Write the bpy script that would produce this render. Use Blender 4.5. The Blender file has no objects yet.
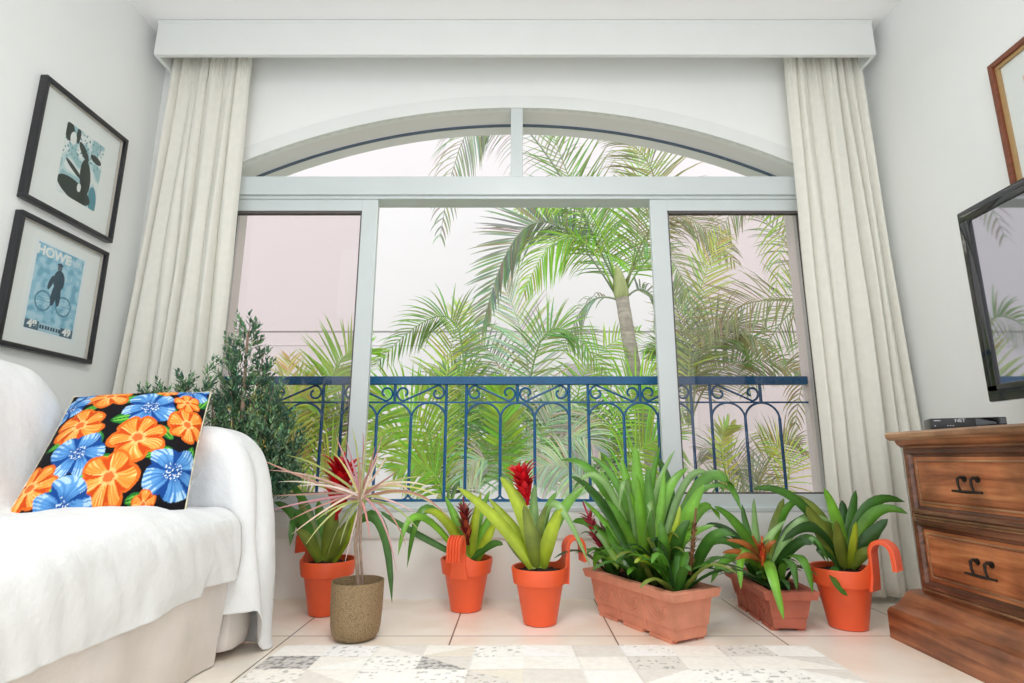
import bpy, math, random
from mathutils import Vector as V, Matrix, noise
import numpy as np
R = random.Random(7)
PI = math.pi
C = bpy.context.scene.collection

# ------------------------------------------------------------------ camera model (used to take positions off the photograph)
F, U0, V0, CH = 555.0, 518.0, 341.5, 0.66
TH = math.atan(116.5 / F)
cT, sT = math.cos(TH), math.sin(TH)
def ray(u, v):
    x = (u - U0) / F; y = (V0 - v) / F
    return V((x, cT - y * sT, sT + y * cT))
def atY(u, v, Y):
    r = ray(u, v); return V((0, 0, CH)) + r * (Y / r.y)
def atZ(u, v, z):
    r = ray(u, v); return V((0, 0, CH)) + r * ((z - CH) / r.z)
def atD(u, v, d):
    return V((0, 0, CH)) + ray(u, v) * d

# ------------------------------------------------------------------ materials
def mat(name, col, rough=0.5, spec=0.5, metal=0.0, var=0.0, vscale=8.0, bump=0.0, bscale=40.0, transl=0.0,
        vcol=False, coat=0.0, stretch=None):
    m = bpy.data.materials.new(name); m.use_nodes = True
    nt = m.node_tree; N = nt.nodes; L = nt.links
    p = N['Principled BSDF']; out = N['Material Output']
    p.inputs['Roughness'].default_value = rough
    p.inputs['Metallic'].default_value = metal
    p.inputs['Specular IOR Level'].default_value = spec
    p.inputs['Coat Weight'].default_value = coat
    c4 = (*col, 1)
    p.inputs['Base Color'].default_value = c4
    tc = N.new('ShaderNodeTexCoord'); src = tc.outputs['Object']
    if stretch:
        mp = N.new('ShaderNodeMapping'); mp.inputs['Scale'].default_value = stretch
        L.new(src, mp.inputs['Vector']); src = mp.outputs['Vector']
    csock = None
    if vcol:
        a = N.new('ShaderNodeVertexColor'); a.layer_name = 'Col'; csock = a.outputs['Color']
    if var > 0:
        n = N.new('ShaderNodeTexNoise'); n.inputs['Scale'].default_value = vscale; n.inputs['Detail'].default_value = 4
        L.new(src, n.inputs['Vector'])
        mr = N.new('ShaderNodeMapRange'); mr.inputs['From Min'].default_value = .3; mr.inputs['From Max'].default_value = .7
        mr.inputs['To Min'].default_value = 1 - var; mr.inputs['To Max'].default_value = 1 + var
        L.new(n.outputs['Fac'], mr.inputs['Value'])
        hs = N.new('ShaderNodeHueSaturation'); L.new(mr.outputs['Result'], hs.inputs['Value'])
        if csock: L.new(csock, hs.inputs['Color'])
        else: hs.inputs['Color'].default_value = c4
        csock = hs.outputs['Color']
    if csock: L.new(csock, p.inputs['Base Color'])
    if bump > 0:
        n2 = N.new('ShaderNodeTexNoise'); n2.inputs['Scale'].default_value = bscale; n2.inputs['Detail'].default_value = 3
        L.new(src, n2.inputs['Vector'])
        b = N.new('ShaderNodeBump'); b.inputs['Strength'].default_value = bump; b.inputs['Distance'].default_value = .01
        L.new(n2.outputs['Fac'], b.inputs['Height']); L.new(b.outputs['Normal'], p.inputs['Normal'])
    if transl > 0:
        t = N.new('ShaderNodeBsdfTranslucent'); mx = N.new('ShaderNodeMixShader'); mx.inputs[0].default_value = transl
        if csock: L.new(csock, t.inputs['Color'])
        else: t.inputs['Color'].default_value = c4
        L.new(p.outputs[0], mx.inputs[1]); L.new(t.outputs[0], mx.inputs[2]); L.new(mx.outputs[0], out.inputs['Surface'])
    return m
def glass(name, tint, refl):
    m = bpy.data.materials.new(name); m.use_nodes = True
    nt = m.node_tree; N = nt.nodes; L = nt.links; N.remove(N['Principled BSDF'])
    t = N.new('ShaderNodeBsdfTransparent'); t.inputs[0].default_value = (*tint, 1)
    g = N.new('ShaderNodeBsdfGlossy'); g.inputs['Roughness'].default_value = .02
    mx = N.new('ShaderNodeMixShader')
    lw = N.new('ShaderNodeLayerWeight'); lw.inputs['Blend'].default_value = .5
    pw = N.new('ShaderNodeMath'); pw.operation = 'POWER'; pw.inputs[1].default_value = 4.0
    ma = N.new('ShaderNodeMath'); ma.operation = 'MULTIPLY_ADD'; ma.inputs[1].default_value = .5; ma.inputs[2].default_value = refl
    L.new(lw.outputs['Facing'], pw.inputs[0]); L.new(pw.outputs[0], ma.inputs[0]); L.new(ma.outputs[0], mx.inputs[0])
    L.new(t.outputs[0], mx.inputs[1]); L.new(g.outputs[0], mx.inputs[2])
    L.new(mx.outputs[0], N['Material Output'].inputs['Surface'])
    return m
def s2l(r, g, b):
    f = lambda c: (c / 255 / 12.92) if c / 255 <= .04045 else ((c / 255 + .055) / 1.055) ** 2.4
    return (f(r), f(g), f(b))
M = {}
M['wall'] = mat('wall_paint', (.84, .86, .85), .75, .25, var=.015, vscale=2.5, bump=.05, bscale=60)
M['wallback'] = mat('window_wall_paint', (.86, .87, .855), .75, .25, var=.015, vscale=2.5, bump=.05, bscale=60)
M['ceil'] = mat('ceiling_paint', (.94, .94, .94), .8, .2, var=.01, vscale=2)
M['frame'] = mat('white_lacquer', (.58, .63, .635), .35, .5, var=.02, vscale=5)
M['pelmet'] = mat('pelmet_paint', (.77, .79, .775), .5, .4, var=.015, vscale=5)
M['gasket'] = mat('dark_gasket', (.10, .09, .09), .6)
M['arcbar'] = mat('slate_blue_steel', s2l(78, 96, 118), .5)
M['rail'] = mat('blue_painted_iron', s2l(14, 86, 132), .4, .5, var=.12, vscale=14, bump=.1, bscale=90)
M['curtain'] = mat('cream_linen', (.93, .92, .86), .9, .1, var=.02, vscale=30, bump=.10, bscale=260, transl=.30)
M['throw'] = mat('white_cotton', (.77, .785, .79), .9, .1, var=.015, vscale=30, bump=.25, bscale=50)
M['slip'] = mat('beige_slipcover', (.72, .67, .625), .95, .1, var=.05, vscale=9, bump=.2, bscale=120)
M['terra'] = mat('terracotta', s2l(208, 140, 114), .8, .2, var=.12, vscale=14, bump=.15, bscale=80)
M['terra2'] = mat('dark_terracotta', s2l(180, 104, 84), .75, .25, var=.12, vscale=14, bump=.15, bscale=80)
M['orange'] = mat('orange_plastic', s2l(228, 92, 50), .42, .45, var=.05, vscale=10)
M['soil'] = mat('potting_soil', (.035, .024, .018), .95, .1, var=.5, vscale=70, bump=.9, bscale=90)
M['leaf'] = mat('bromeliad_leaf', (1, 1, 1), .33, .5, var=.12, vscale=25, transl=.22, vcol=True)
M['palm'] = mat('palm_leaflet', (1, 1, 1), .45, .4, var=.15, vscale=6, transl=.35, vcol=True)
M['trunk'] = mat('palm_trunk', s2l(176, 168, 158), .9, .1, var=.25, vscale=12, bump=.5, bscale=25, stretch=(1, 1, 3))
M['crown'] = mat('palm_crownshaft', s2l(164, 172, 120), .6, .3, var=.2, vscale=10, stretch=(3, 3, .6))
M['twig'] = mat('woody_stem', s2l(150, 128, 112), .9, .1, var=.2, vscale=30)
M['conifer'] = mat('conifer_needles', (1, 1, 1), .6, .3, var=.2, vscale=30, vcol=True)
M['petal'] = mat('red_bract', (1, 1, 1), .4, .4, var=.1, vscale=30, transl=.15, vcol=True)
M['blackframe'] = mat('black_lacquer_frame', (.018, .018, .022), .28, .5)
M['fillet'] = mat('silver_fillet', (.50, .47, .42), .4, .5)
M['mat'] = mat('picture_mount', (.80, .85, .83), .9, .1)
M['paint'] = mat('printed_ink', (1, 1, 1), .85, .1, vcol=True)
M['brownframe'] = mat('brown_wood_frame', s2l(122, 68, 46), .4, .5, var=.2, vscale=20, stretch=(1, 1, 6))
M['gold'] = mat('gold_slip', s2l(178, 146, 100), .4, .5)
M['blackplastic'] = mat('black_plastic', (.012, .012, .014), .3, .5)
M['gloss'] = mat('glossy_black_bezel', (.008, .008, .009), .06, .6, coat=.4)
M['ink'] = mat('grey_printing', (.55, .55, .57), .6)
M['iron'] = mat('dark_iron', (.03, .024, .02), .45, .5, metal=.6)
M['brass'] = None
M['cushion'] = mat('floral_cotton', (1, 1, 1), .85, .15, bump=.1, bscale=200, vcol=True)
M['piping'] = mat('cushion_seam', (.65, .6, .45), .9, .1, var=.4, vscale=40)
M['rug'] = mat('hide_rug', (1, 1, 1), .9, .15, var=.05, vscale=50, bump=.25, bscale=140, vcol=True)
M['extwall'] = mat('neighbour_wall_paint', (.70, .675, .675), .9, .1, var=.012, vscale=1.2)
M['extgrey'] = mat('neighbour_wall_joint', (.42, .40, .40), .9, .1)
M['ground'] = mat('garden_soil', (.18, .17, .10), .95, .1, var=.4, vscale=5)
M['glass'] = glass('clear_glass', (.99, .975, .98), .01)
M['tint'] = glass('bronze_tinted_glass', (.915, .865, .865), .035)
M['picglass'] = glass('picture_glass', (.99, .99, .99), .012)

def wood(name, dark, mid, light, sc):
    m = bpy.data.materials.new(name); m.use_nodes = True
    nt = m.node_tree; N = nt.nodes; L = nt.links; p = N['Principled BSDF']
    tc = N.new('ShaderNodeTexCoord'); mp = N.new('ShaderNodeMapping'); mp.inputs['Scale'].default_value = sc
    L.new(tc.outputs['Object'], mp.inputs[0])
    n = N.new('ShaderNodeTexNoise'); n.inputs['Scale'].default_value = 1; n.inputs['Detail'].default_value = 8; n.inputs['Roughness'].default_value = .62
    n.inputs['Distortion'].default_value = .6
    L.new(mp.outputs[0], n.inputs[0])
    r = N.new('ShaderNodeValToRGB'); e = r.color_ramp.elements
    e[0].position = .3; e[0].color = (*dark, 1); e[1].position = .72; e[1].color = (*light, 1)
    k = e.new(.5); k.color = (*mid, 1)
    n3 = N.new('ShaderNodeTexNoise'); n3.inputs['Scale'].default_value = 7; n3.inputs['Detail'].default_value = 3; L.new(tc.outputs['Object'], n3.inputs[0])
    mr = N.new('ShaderNodeMapRange'); mr.inputs['From Min'].default_value = .32; mr.inputs['From Max'].default_value = .6; mr.inputs['To Min'].default_value = .55; mr.inputs['To Max'].default_value = 1.0
    L.new(n3.outputs['Fac'], mr.inputs['Value'])
    hs = N.new('ShaderNodeHueSaturation'); hs.inputs['Saturation'].default_value = .96; L.new(mr.outputs[0], hs.inputs['Value']); L.new(r.outputs[0], hs.inputs['Color'])
    L.new(n.outputs['Fac'], r.inputs[0]); L.new(hs.outputs[0], p.inputs['Base Color'])
    b = N.new('ShaderNodeBump'); b.inputs['Strength'].default_value = .15; b.inputs['Distance'].default_value = .005
    L.new(n.outputs['Fac'], b.inputs['Height']); L.new(b.outputs[0], p.inputs['Normal'])
    p.inputs['Roughness'].default_value = .36; p.inputs['Coat Weight'].default_value = .25; p.inputs['Coat Roughness'].default_value = .25
    return m
M['wood'] = wood('chest_wood', s2l(92, 48, 24), s2l(146, 84, 48), s2l(184, 118, 72), (22, 2.2, 34))
M['woodpanel'] = wood('drawer_wood', s2l(118, 60, 30), s2l(172, 98, 54), s2l(206, 136, 84), (22, 2.6, 30))
M['wooddark'] = wood('moulding_wood', s2l(62, 34, 22), s2l(104, 62, 42), s2l(140, 92, 66), (30, 3, 40))
M['woodtop'] = wood('chest_top_wood', s2l(120, 80, 52), s2l(166, 120, 84), s2l(196, 154, 112), (24, 2.5, 40))

def brass():
    m = bpy.data.materials.new('hammered_brass'); m.use_nodes = True
    nt = m.node_tree; N = nt.nodes; L = nt.links; p = N['Principled BSDF']
    tc = N.new('ShaderNodeTexCoord'); vo = N.new('ShaderNodeTexVoronoi'); vo.inputs['Scale'].default_value = 250
    L.new(tc.outputs['Object'], vo.inputs['Vector'])
    b = N.new('ShaderNodeBump'); b.inputs['Strength'].default_value = .9; b.inputs['Distance'].default_value = .004; b.invert = True
    L.new(vo.outputs['Distance'], b.inputs['Height']); L.new(b.outputs[0], p.inputs['Normal'])
    r = N.new('ShaderNodeValToRGB'); e = r.color_ramp.elements
    e[0].color = (*s2l(190, 164, 124), 1); e[1].color = (*s2l(122, 100, 72), 1); e[1].position = .9
    L.new(vo.outputs['Distance'], r.inputs[0]); L.new(r.outputs[0], p.inputs['Base Color'])
    p.inputs['Metallic'].default_value = .3; p.inputs['Roughness'].default_value = .5
    return m
M['brass'] = brass()

def tile_floor():
    m = bpy.data.materials.new('floor_tiles'); m.use_nodes = True
    nt = m.node_tree; N = nt.nodes; L = nt.links; p = N['Principled BSDF']
    tc = N.new('ShaderNodeTexCoord')
    mp = N.new('ShaderNodeMapping'); mp.inputs['Location'].default_value = (.861, -2.287 + .612 * 6, 0)
    L.new(tc.outputs['Object'], mp.inputs[0])
    sx = N.new('ShaderNodeSeparateXYZ'); L.new(mp.outputs[0], sx.inputs[0])
    def line(sock):
        a = N.new('ShaderNodeMath'); a.operation = 'PINGPONG'; a.inputs[1].default_value = .306
        L.new(sock, a.inputs[0])
        b = N.new('ShaderNodeMath'); b.operation = 'LESS_THAN'; b.inputs[1].default_value = .0028
        L.new(a.outputs[0], b.inputs[0]); return b.outputs[0]
    mx = N.new('ShaderNodeMath'); mx.operation = 'MAXIMUM'
    L.new(line(sx.outputs[0]), mx.inputs[0]); L.new(line(sx.outputs[1]), mx.inputs[1])
    n = N.new('ShaderNodeTexNoise'); n.inputs['Scale'].default_value = 3.2; n.inputs['Detail'].default_value = 6; n.inputs['Distortion'].default_value = .8
    L.new(tc.outputs['Object'], n.inputs[0])
    r = N.new('ShaderNodeValToRGB'); e = r.color_ramp.elements
    e[0].position = .3; e[0].color = (*s2l(236, 222, 204), 1); e[1].position = .68; e[1].color = (*s2l(251, 245, 235), 1)
    L.new(n.outputs['Fac'], r.inputs[0])
    mi = N.new('ShaderNodeMix'); mi.data_type = 'RGBA'; mi.inputs[7].default_value = (*s2l(120, 104, 92), 1)
    L.new(mx.outputs[0], mi.inputs[0]); L.new(r.outputs[0], mi.inputs[6]); L.new(mi.outputs[2], p.inputs['Base Color'])
    p.inputs['Roughness'].default_value = .32
    return m
M['tile'] = tile_floor()

def screen():
    m = bpy.data.materials.new('glossy_dark_screen'); m.use_nodes = True
    nt = m.node_tree; N = nt.nodes; L = nt.links; p = N['Principled BSDF']
    p.inputs['Base Color'].default_value = (.05, .05, .055, 1); p.inputs['Roughness'].default_value = .3
    g = N.new('ShaderNodeBsdfGlossy'); g.inputs['Roughness'].default_value = .03; g.inputs['Color'].default_value = (.80, .78, .84, 1)
    mx = N.new('ShaderNodeMixShader'); mx.inputs[0].default_value = .52
    L.new(p.outputs[0], mx.inputs[1]); L.new(g.outputs[0], mx.inputs[2]); L.new(mx.outputs[0], N['Material Output'].inputs['Surface'])
    return m
M['screen'] = screen()

# ------------------------------------------------------------------ mesh builder
class MB:
    def __init__(s): s.v = []; s.f = []; s.c = []; s.col = None
    def av(s, p):
        s.v.append(tuple(p)); s.c.append(s.col or (1, 1, 1)); return len(s.v) - 1
    def face(s, *i): s.f.append(tuple(i))
    def box(s, x0, x1, y0, y1, z0, z1, bev=0.0):
        if bev <= 0:
            b = [s.av((x, y, z)) for z in (z0, z1) for y in (y0, y1) for x in (x0, x1)]
            for q in ((0, 2, 3, 1), (4, 5, 7, 6), (0, 1, 5, 4), (2, 6, 7, 3), (0, 4, 6, 2), (1, 3, 7, 5)): s.face(*[b[k] for k in q])
        else:   # chamfered box: 24 vertices
            import bmesh
            bm = bmesh.new(); bmesh.ops.create_cube(bm, size=1)
            for w in bm.verts: w.co = V(((x0 + x1) / 2 + w.co.x * (x1 - x0), (y0 + y1) / 2 + w.co.y * (y1 - y0), (z0 + z1) / 2 + w.co.z * (z1 - z0)))
            bmesh.ops.bevel(bm, geom=bm.edges[:], offset=bev, segments=2, affect='EDGES', profile=.6)
            bm.verts.index_update(); o = len(s.v)
            for w in bm.verts: s.av(w.co)
            for q in bm.faces: s.face(*[o + w.index for w in q.verts])
            bm.free()
        return s
    def tube(s, pts, r, n=8, cap=True, flat=None):
        pts = [V(p) for p in pts]; rings = []
        up0 = None
        for i, p in enumerate(pts):
            t = (pts[min(i + 1, len(pts) - 1)] - pts[max(i - 1, 0)]).normalized()
            if up0 is None:
                up0 = t.orthogonal().normalized() if flat is None else V(flat)
            a = (up0 - t * up0.dot(t)); a = a.normalized() if a.length > 1e-6 else t.orthogonal().normalized()
            up0 = a; b = t.cross(a)
            rr = r[i] if isinstance(r, (list, tuple)) else r
            rings.append([s.av(p + a * (rr * math.cos(2 * PI * k / n)) + b * (rr * math.sin(2 * PI * k / n))) for k in range(n)])
        for A, B in zip(rings, rings[1:]):
            for k in range(n): s.face(A[k], A[(k + 1) % n], B[(k + 1) % n], B[k])
        if cap: s.face(*rings[0][::-1]); s.face(*rings[-1])
        return s
    def lathe(s, prof, n=32, c=(0, 0, 0), fz=None):
        rings = []
        for j, (r, z) in enumerate(prof):
            ring = []
            for k in range(n):
                a = 2 * PI * k / n
                ring.append(s.av((c[0] + r * math.cos(a), c[1] + r * math.sin(a), c[2] + z + (fz(j, a) if fz else 0))))
            rings.append(ring)
        for A, B in zip(rings, rings[1:]):
            for k in range(n): s.face(A[k], A[(k + 1) % n], B[(k + 1) % n], B[k])
        s.face(*rings[0][::-1]); s.face(*rings[-1]); return s
    def prism(s, poly, y0, y1):            # polygon in x,z extruded along y
        a = [s.av((x, y0, z)) for x, z in poly]; b = [s.av((x, y1, z)) for x, z in poly]; n = len(poly)
        for k in range(n): s.face(a[k], a[(k + 1) % n], b[(k + 1) % n], b[k])
        s.face(*a[::-1]); s.face(*b); return s
    def grid(s, fn, n, m, cfn=None):       # fn(i/n, j/m)
        idx = []
        for i in range(n + 1):
            row = []
            for j in range(m + 1):
                if cfn: s.col = cfn(i / n, j / m)
                row.append(s.av(fn(i / n, j / m)))
            idx.append(row)
        for i in range(n):
            for j in range(m): s.face(idx[i][j], idx[i + 1][j], idx[i + 1][j + 1], idx[i][j + 1])
        return s
    def ribbon(s, pts, wid, side, fold=.25, cols=None):   # a leaf blade with a keel; pts list, wid list, side vectors
        rows = []
        for i, p in enumerate(pts):
            t = (pts[min(i + 1, len(pts) - 1)] - pts[max(i - 1, 0)])
            t = t.normalized() if t.length > 1e-9 else V((0, 0, 1))
            sd = side[i] if isinstance(side, list) else side
            sd = sd - t * sd.dot(t); sd = sd.normalized() if sd.length > 1e-6 else t.orthogonal().normalized()
            nr = t.cross(sd)
            w = wid[i] / 2; row = []
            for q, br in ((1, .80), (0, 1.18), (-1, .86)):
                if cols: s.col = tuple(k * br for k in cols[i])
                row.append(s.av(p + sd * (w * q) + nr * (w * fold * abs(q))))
            rows.append(row)
        for A, B in zip(rows, rows[1:]):
            s.face(A[0], A[1], B[1], B[0]); s.face(A[1], A[2], B[2], B[1])
        return s

OFF = {}
def link(name, data): 
    o = bpy.data.objects.new(name, data); C.objects.link(o); return o
def build(name, mb, m, parent=None, smooth=True, angle=40, loc=None):
    off = OFF[parent.name] if parent else (V(loc) if loc else V((0, 0, 0)))
    me = bpy.data.meshes.new(name)
    me.from_pydata([(p[0] - off.x, p[1] - off.y, p[2] - off.z) for p in mb.v], [], mb.f)
    if mb.col is not None:
        a = me.color_attributes.new('Col', 'FLOAT_COLOR', 'POINT')
        arr = np.ones((len(mb.v), 4), 'f'); arr[:, :3] = np.array(mb.c, 'f'); a.data.foreach_set('color', arr.ravel())
    me.validate(); me.update()
    import bmesh
    bm = bmesh.new(); bm.from_mesh(me); bmesh.ops.recalc_face_normals(bm, faces=bm.faces); bm.to_mesh(me); bm.free()
    me.materials.append(m)
    if smooth:
        me.polygons.foreach_set('use_smooth', [True] * len(me.polygons))
        me.set_sharp_from_angle(angle=math.radians(angle))
    o = link(name, me)
    if parent: o.parent = parent
    else: o.location = off
    OFF[o.name] = off
    return o
def tag(o, label, cat, group=None):
    o['label'] = label; o['category'] = cat
    if group: o['group'] = group
    return o
def thing(name, label, cat, loc, group=None):
    o = link(name, None); o.location = loc; o.empty_display_size = .1
    OFF[o.name] = V(loc); return tag(o, label, cat, group)
def struct(name, mb, m, parent=None, **k):
    o = build(name, mb, m, parent, **k)
    if not parent: o['kind'] = 'structure'
    return o
def text_mb(txt, size, mtx, bold=0.0, ext=.0006):
    cu = bpy.data.curves.new('lettering', 'FONT'); cu.body = txt; cu.size = size; cu.align_x = 'CENTER'; cu.align_y = 'CENTER'
    cu.offset = bold; cu.extrude = ext
    o = bpy.data.objects.new('lettering', cu); C.objects.link(o)
    dg = bpy.context.evaluated_depsgraph_get()
    me = bpy.data.meshes.new_from_object(o.evaluated_get(dg))
    mb = MB()
    for w in me.vertices: mb.av(mtx @ w.co)
    for p in me.polygons: mb.face(*p.vertices)
    bpy.data.objects.remove(o); bpy.data.curves.remove(cu); bpy.data.meshes.remove(me)
    return mb
def axes(o, x, y):
    x = V(x).normalized(); y = V(y).normalized(); z = x.cross(y)
    return Matrix(((x.x, y.x, z.x, o[0]), (x.y, y.y, z.y, o[1]), (x.z, y.z, z.z, o[2]), (0, 0, 0, 1)))

# ------------------------------------------------------------------ the setting
XL, XR, YB, ZC, YO = -2.06, 2.02, 2.851, 3.03, 3.11     # walls, window wall inner face, ceiling, window wall outer face
YR = -.35
struct('floor', MB().box(XL - .2, XR + .2, YR, YO, -.12, 0), M['tile'], smooth=False)
struct('ceiling', MB().box(XL - .2, XR + .2, YR, YO, ZC, ZC + .15), M['ceil'], smooth=False)
struct('wall_left', MB().box(XL - .2, XL, YR, YO, 0, ZC), M['wall'], smooth=False)
struct('wall_right', MB().box(XR, XR + .2, YR, YO, 0, ZC), M['wall'], smooth=False)
# window wall with an arched opening
AX, AR, AT = -.01, 3.63, 2.626           # arch centre x, radius, crown height
def arc_z(x, top=AT, r=AR): return top - (r - math.sqrt(r * r - (x - AX) ** 2))
JL, JR, SILL = -1.625, 1.60, .40
xs = [JL + (JR - JL) * i / 48 for i in range(49)]
w = MB()
def strip(y, up):
    a = [w.av((x, y, arc_z(x))) for x in xs]; b = [w.av((x, y, ZC)) for x in xs]
    for k in range(48): w.face(a[k], a[k + 1], b[k + 1], b[k])
    return a, b
aI, bI = strip(YB, 1); aO, bO = strip(YO, 1)
for k in range(48): w.face(aI[k], aO[k], aO[k + 1], aI[k + 1])
w.box(XL, JL, YB, YO, 0, ZC); w.box(JR, XR, YB, YO, 0, ZC); w.box(JL, JR, YB, YO, 0, SILL)
struct('wall_back', w, M['wallback'], smooth=True, angle=25)
# raised band around the arch
w = MB(); pts = []
for x in [JL - .04 + (JR - JL + .08) * i / 48 for i in range(49)]:
    zc = AT - AR; d = V((x - AX, arc_z(x) - zc)).normalized()
    pts.append([w.av((AX + d.x * r, y, zc + d.y * r)) for r, y in ((AR, YB + .012), (AR, YB - .013), (AR + .078, YB - .013), (AR + .086, YB + .005))])
for A, B in zip(pts, pts[1:]):
    for k in range(3): w.face(A[k], A[k + 1], B[k + 1], B[k])
struct('trim_1', w, M['pelmet'])
# dark steel strip in the soffit
w = MB(); pts = []
for x in [JL + .002 + (JR - JL - .004) * i / 48 for i in range(49)]:
    z = arc_z(x); pts.append([w.av((x, y, zz)) for y, zz in ((3.0, z + .01), (3.0, z - .008), (3.018, z - .008), (3.018, z + .01))])
for A, B in zip(pts, pts[1:]):
    for k in range(4): w.face(A[k], A[(k + 1) % 4], B[(k + 1) % 4], B[k])
struct('trim_2', w, M['arcbar'])
# projecting plinth below the sill
struct('trim_3', MB().box(JL - .02, JR + .02, YB - .012, YB + .01, .277, .405, .003), M['pelmet'])
# window: outer frame, beam, mullion, sashes
win = link('window_1', None); OFF['window_1'] = V((0, 0, 0)); win['kind'] = 'structure'
w = MB(); w.box(JL - .03, JR + .03, YB - .02, YB + .10, 2.084, 2.193, .004); build('transom_beam', w, M['frame'], win, False)
w = MB(); w.box(JL, JR, YB - .004, YB + .11, 2.066, 2.0845, .002); build('head_track', w, M['frame'], win, False)
w = MB(); w.box(JL, JL + .035, YB - .005, YB + .11, SILL, 2.06); w.box(JR - .03, JR, YB - .005, YB + .11, SILL, 2.06); build('jamb_frame', w, M['frame'], win, False)
w = MB(); w.box(JL, JR, YB - .015, YB + .12, SILL, SILL + .022, .004); w.box(JL, JR, YB + .035, YB + .045, SILL + .02, SILL + .04); w.box(JL, JR, YB + .085, YB + .095, SILL + .02, SILL + .04)
build('sill_track', w, M['frame'], win, False)
w = MB(); w.box(-.041, .027, YB - .006, YB + .05, 2.19, AT + .012, .004); build('mullion', w, M['frame'], win, False)
w = MB()   # fanlight glass
n = 40
g0 = [(JL + .01 + (JR - JL - .02) * i / n) for i in range(n + 1)]
fr = [[w.av((x, y, 2.19)) for x in g0] + [w.av((x, y, arc_z(x))) for x in g0] for y in (YB + .03, YB + .034)]
for r_ in fr:
    for k in range(n): w.face(r_[k], r_[k + 1], r_[n + 2 + k], r_[n + 1 + k])
build('fanlight_pane', w, M['glass'], win, False)
def sash(x0, x1, y0, inner_left):
    sl, sr = (.035, .088) if inner_left else (.095, .032)
    w = MB(); y1 = y0 + .038
    w.box(x0, x0 + sl, y0, y1, SILL + .02, 2.082, .004); w.box(x1 - sr, x1, y0, y1, SILL + .02, 2.082, .004)
    w.box(x0 + sl - .001, x1 - sr + .001, y0, y1, 2.000, 2.082); w.box(x0 + sl - .001, x1 - sr + .001, y0, y1, SILL + .02, .485)
    s = build('sash', w, M['frame'], win, False)
    a, b, c, d = x0 + sl, x1 - sr, .485, 2.0; g = .007
    w = MB(); w.box(a, a + g, y0 + .004, y1 - .004, c, d); w.box(b - g, b, y0 + .004, y1 - .004, c, d); w.box(a, b, y0 + .004, y1 - .004, c, c + g); w.box(a, b, y0 + .004, y1 - .004, d - 2 * g, d)
    build('gasket', w, M['gasket'], s, False)
    w = MB(); w.box(a, b, y0 + .016, y0 + .021, c, d); build('pane', w, M['tint'], s, False)
sash(JL + .02, -.776, YB + .006, True)
sash(.732, JR - .01, YB + .006, False)

# pelmet
p = MB(); p.box(-1.985, 1.952, YB - .215, YB - .19, 2.81, 3.025, .003); p.box(-1.985, 1.952, YB - .191, YB - .004, 3.0, 3.025); p.box(-1.985, -1.965, YB - .191, YB - .004, 2.81, 3.01); p.box(1.932, 1.952, YB - .191, YB - .004, 2.81, 3.01)
p.box(-1.987, 1.954, YB - .217, YB - .212, 3.008, 3.026)
pel = build('pelmet', p, M['pelmet'], smooth=False); tag(pel, 'long white box pelmet across the top of the window wall under the ceiling', 'pelmet')
# curtains
def curtain(name, label, top, bot, zb, seed, nf):
    rr = random.Random(seed)
    ph = [rr.uniform(0, 6.28) for _ in range(6)]; fr = [rr.uniform(.55, 1.5) for _ in range(nf)]; am = [rr.uniform(.5, 1.2) for _ in range(nf)]
    cum = [0]
    for f in fr: cum.append(cum[-1] + f)
    cum = [c / cum[-1] for c in cum]
    def wav(t):
        for k in range(nf):
            if t <= cum[k + 1] + 1e-9:
                q = (t - cum[k]) / (cum[k + 1] - cum[k]); return am[k] * (abs(math.sin(PI * q)) ** .8 * 2 - 1)
        return 0
    def fn(i, j):
        z = 2.93 + (zb - 2.93) * i; t = j
        k = min(1, i * 1.15); x0 = top[0] + (bot[0] - top[0]) * k; x1 = top[1] + (bot[1] - top[1]) * k
        amp = .013 + .013 * min(1, i * 1.8)
        tt = t + .012 * math.sin(i * 4 + ph[0]) * math.sin(t * PI) + .006 * math.sin(i * 7 + t * 9 + ph[1])
        x = x0 + (x1 - x0) * t + .004 * math.sin(t * 37 + i * 5 + ph[1])
        y = YB - .083 - amp * wav(min(1, max(0, tt))) + .004 * math.sin(t * 60 + ph[2]) + .007 * math.sin(i * 9 + t * 14 + ph[3]) + .006 * noise.noise(V((t * 6, i * 5, seed)))
        if i < .12: y += .006 * math.sin(t * 150 + 3 * math.sin(t * 20)) * (1 - i / .12)
        return (min(max(x, XL + .006), XR - .008), min(y, YB - .026), z)
    o = build(name, MB().grid(fn, 70, 240), M['curtain'], angle=180)
    sm = o.modifiers.new('thickness', 'SOLIDIFY'); sm.thickness = .002
    return tag(o, label, 'curtain', 'cream curtains at the window')
curtain('curtain', 'cream linen curtain gathered at the left side of the window, behind the sofa', (-1.955, -1.525), (-2.04, -1.49), .03, 3, 7)
curtain('curtain', 'cream linen curtain gathered at the right side of the window, beside the wooden chest', (1.525, 1.955), (1.49, 2.0), .03, 11, 7)

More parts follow.
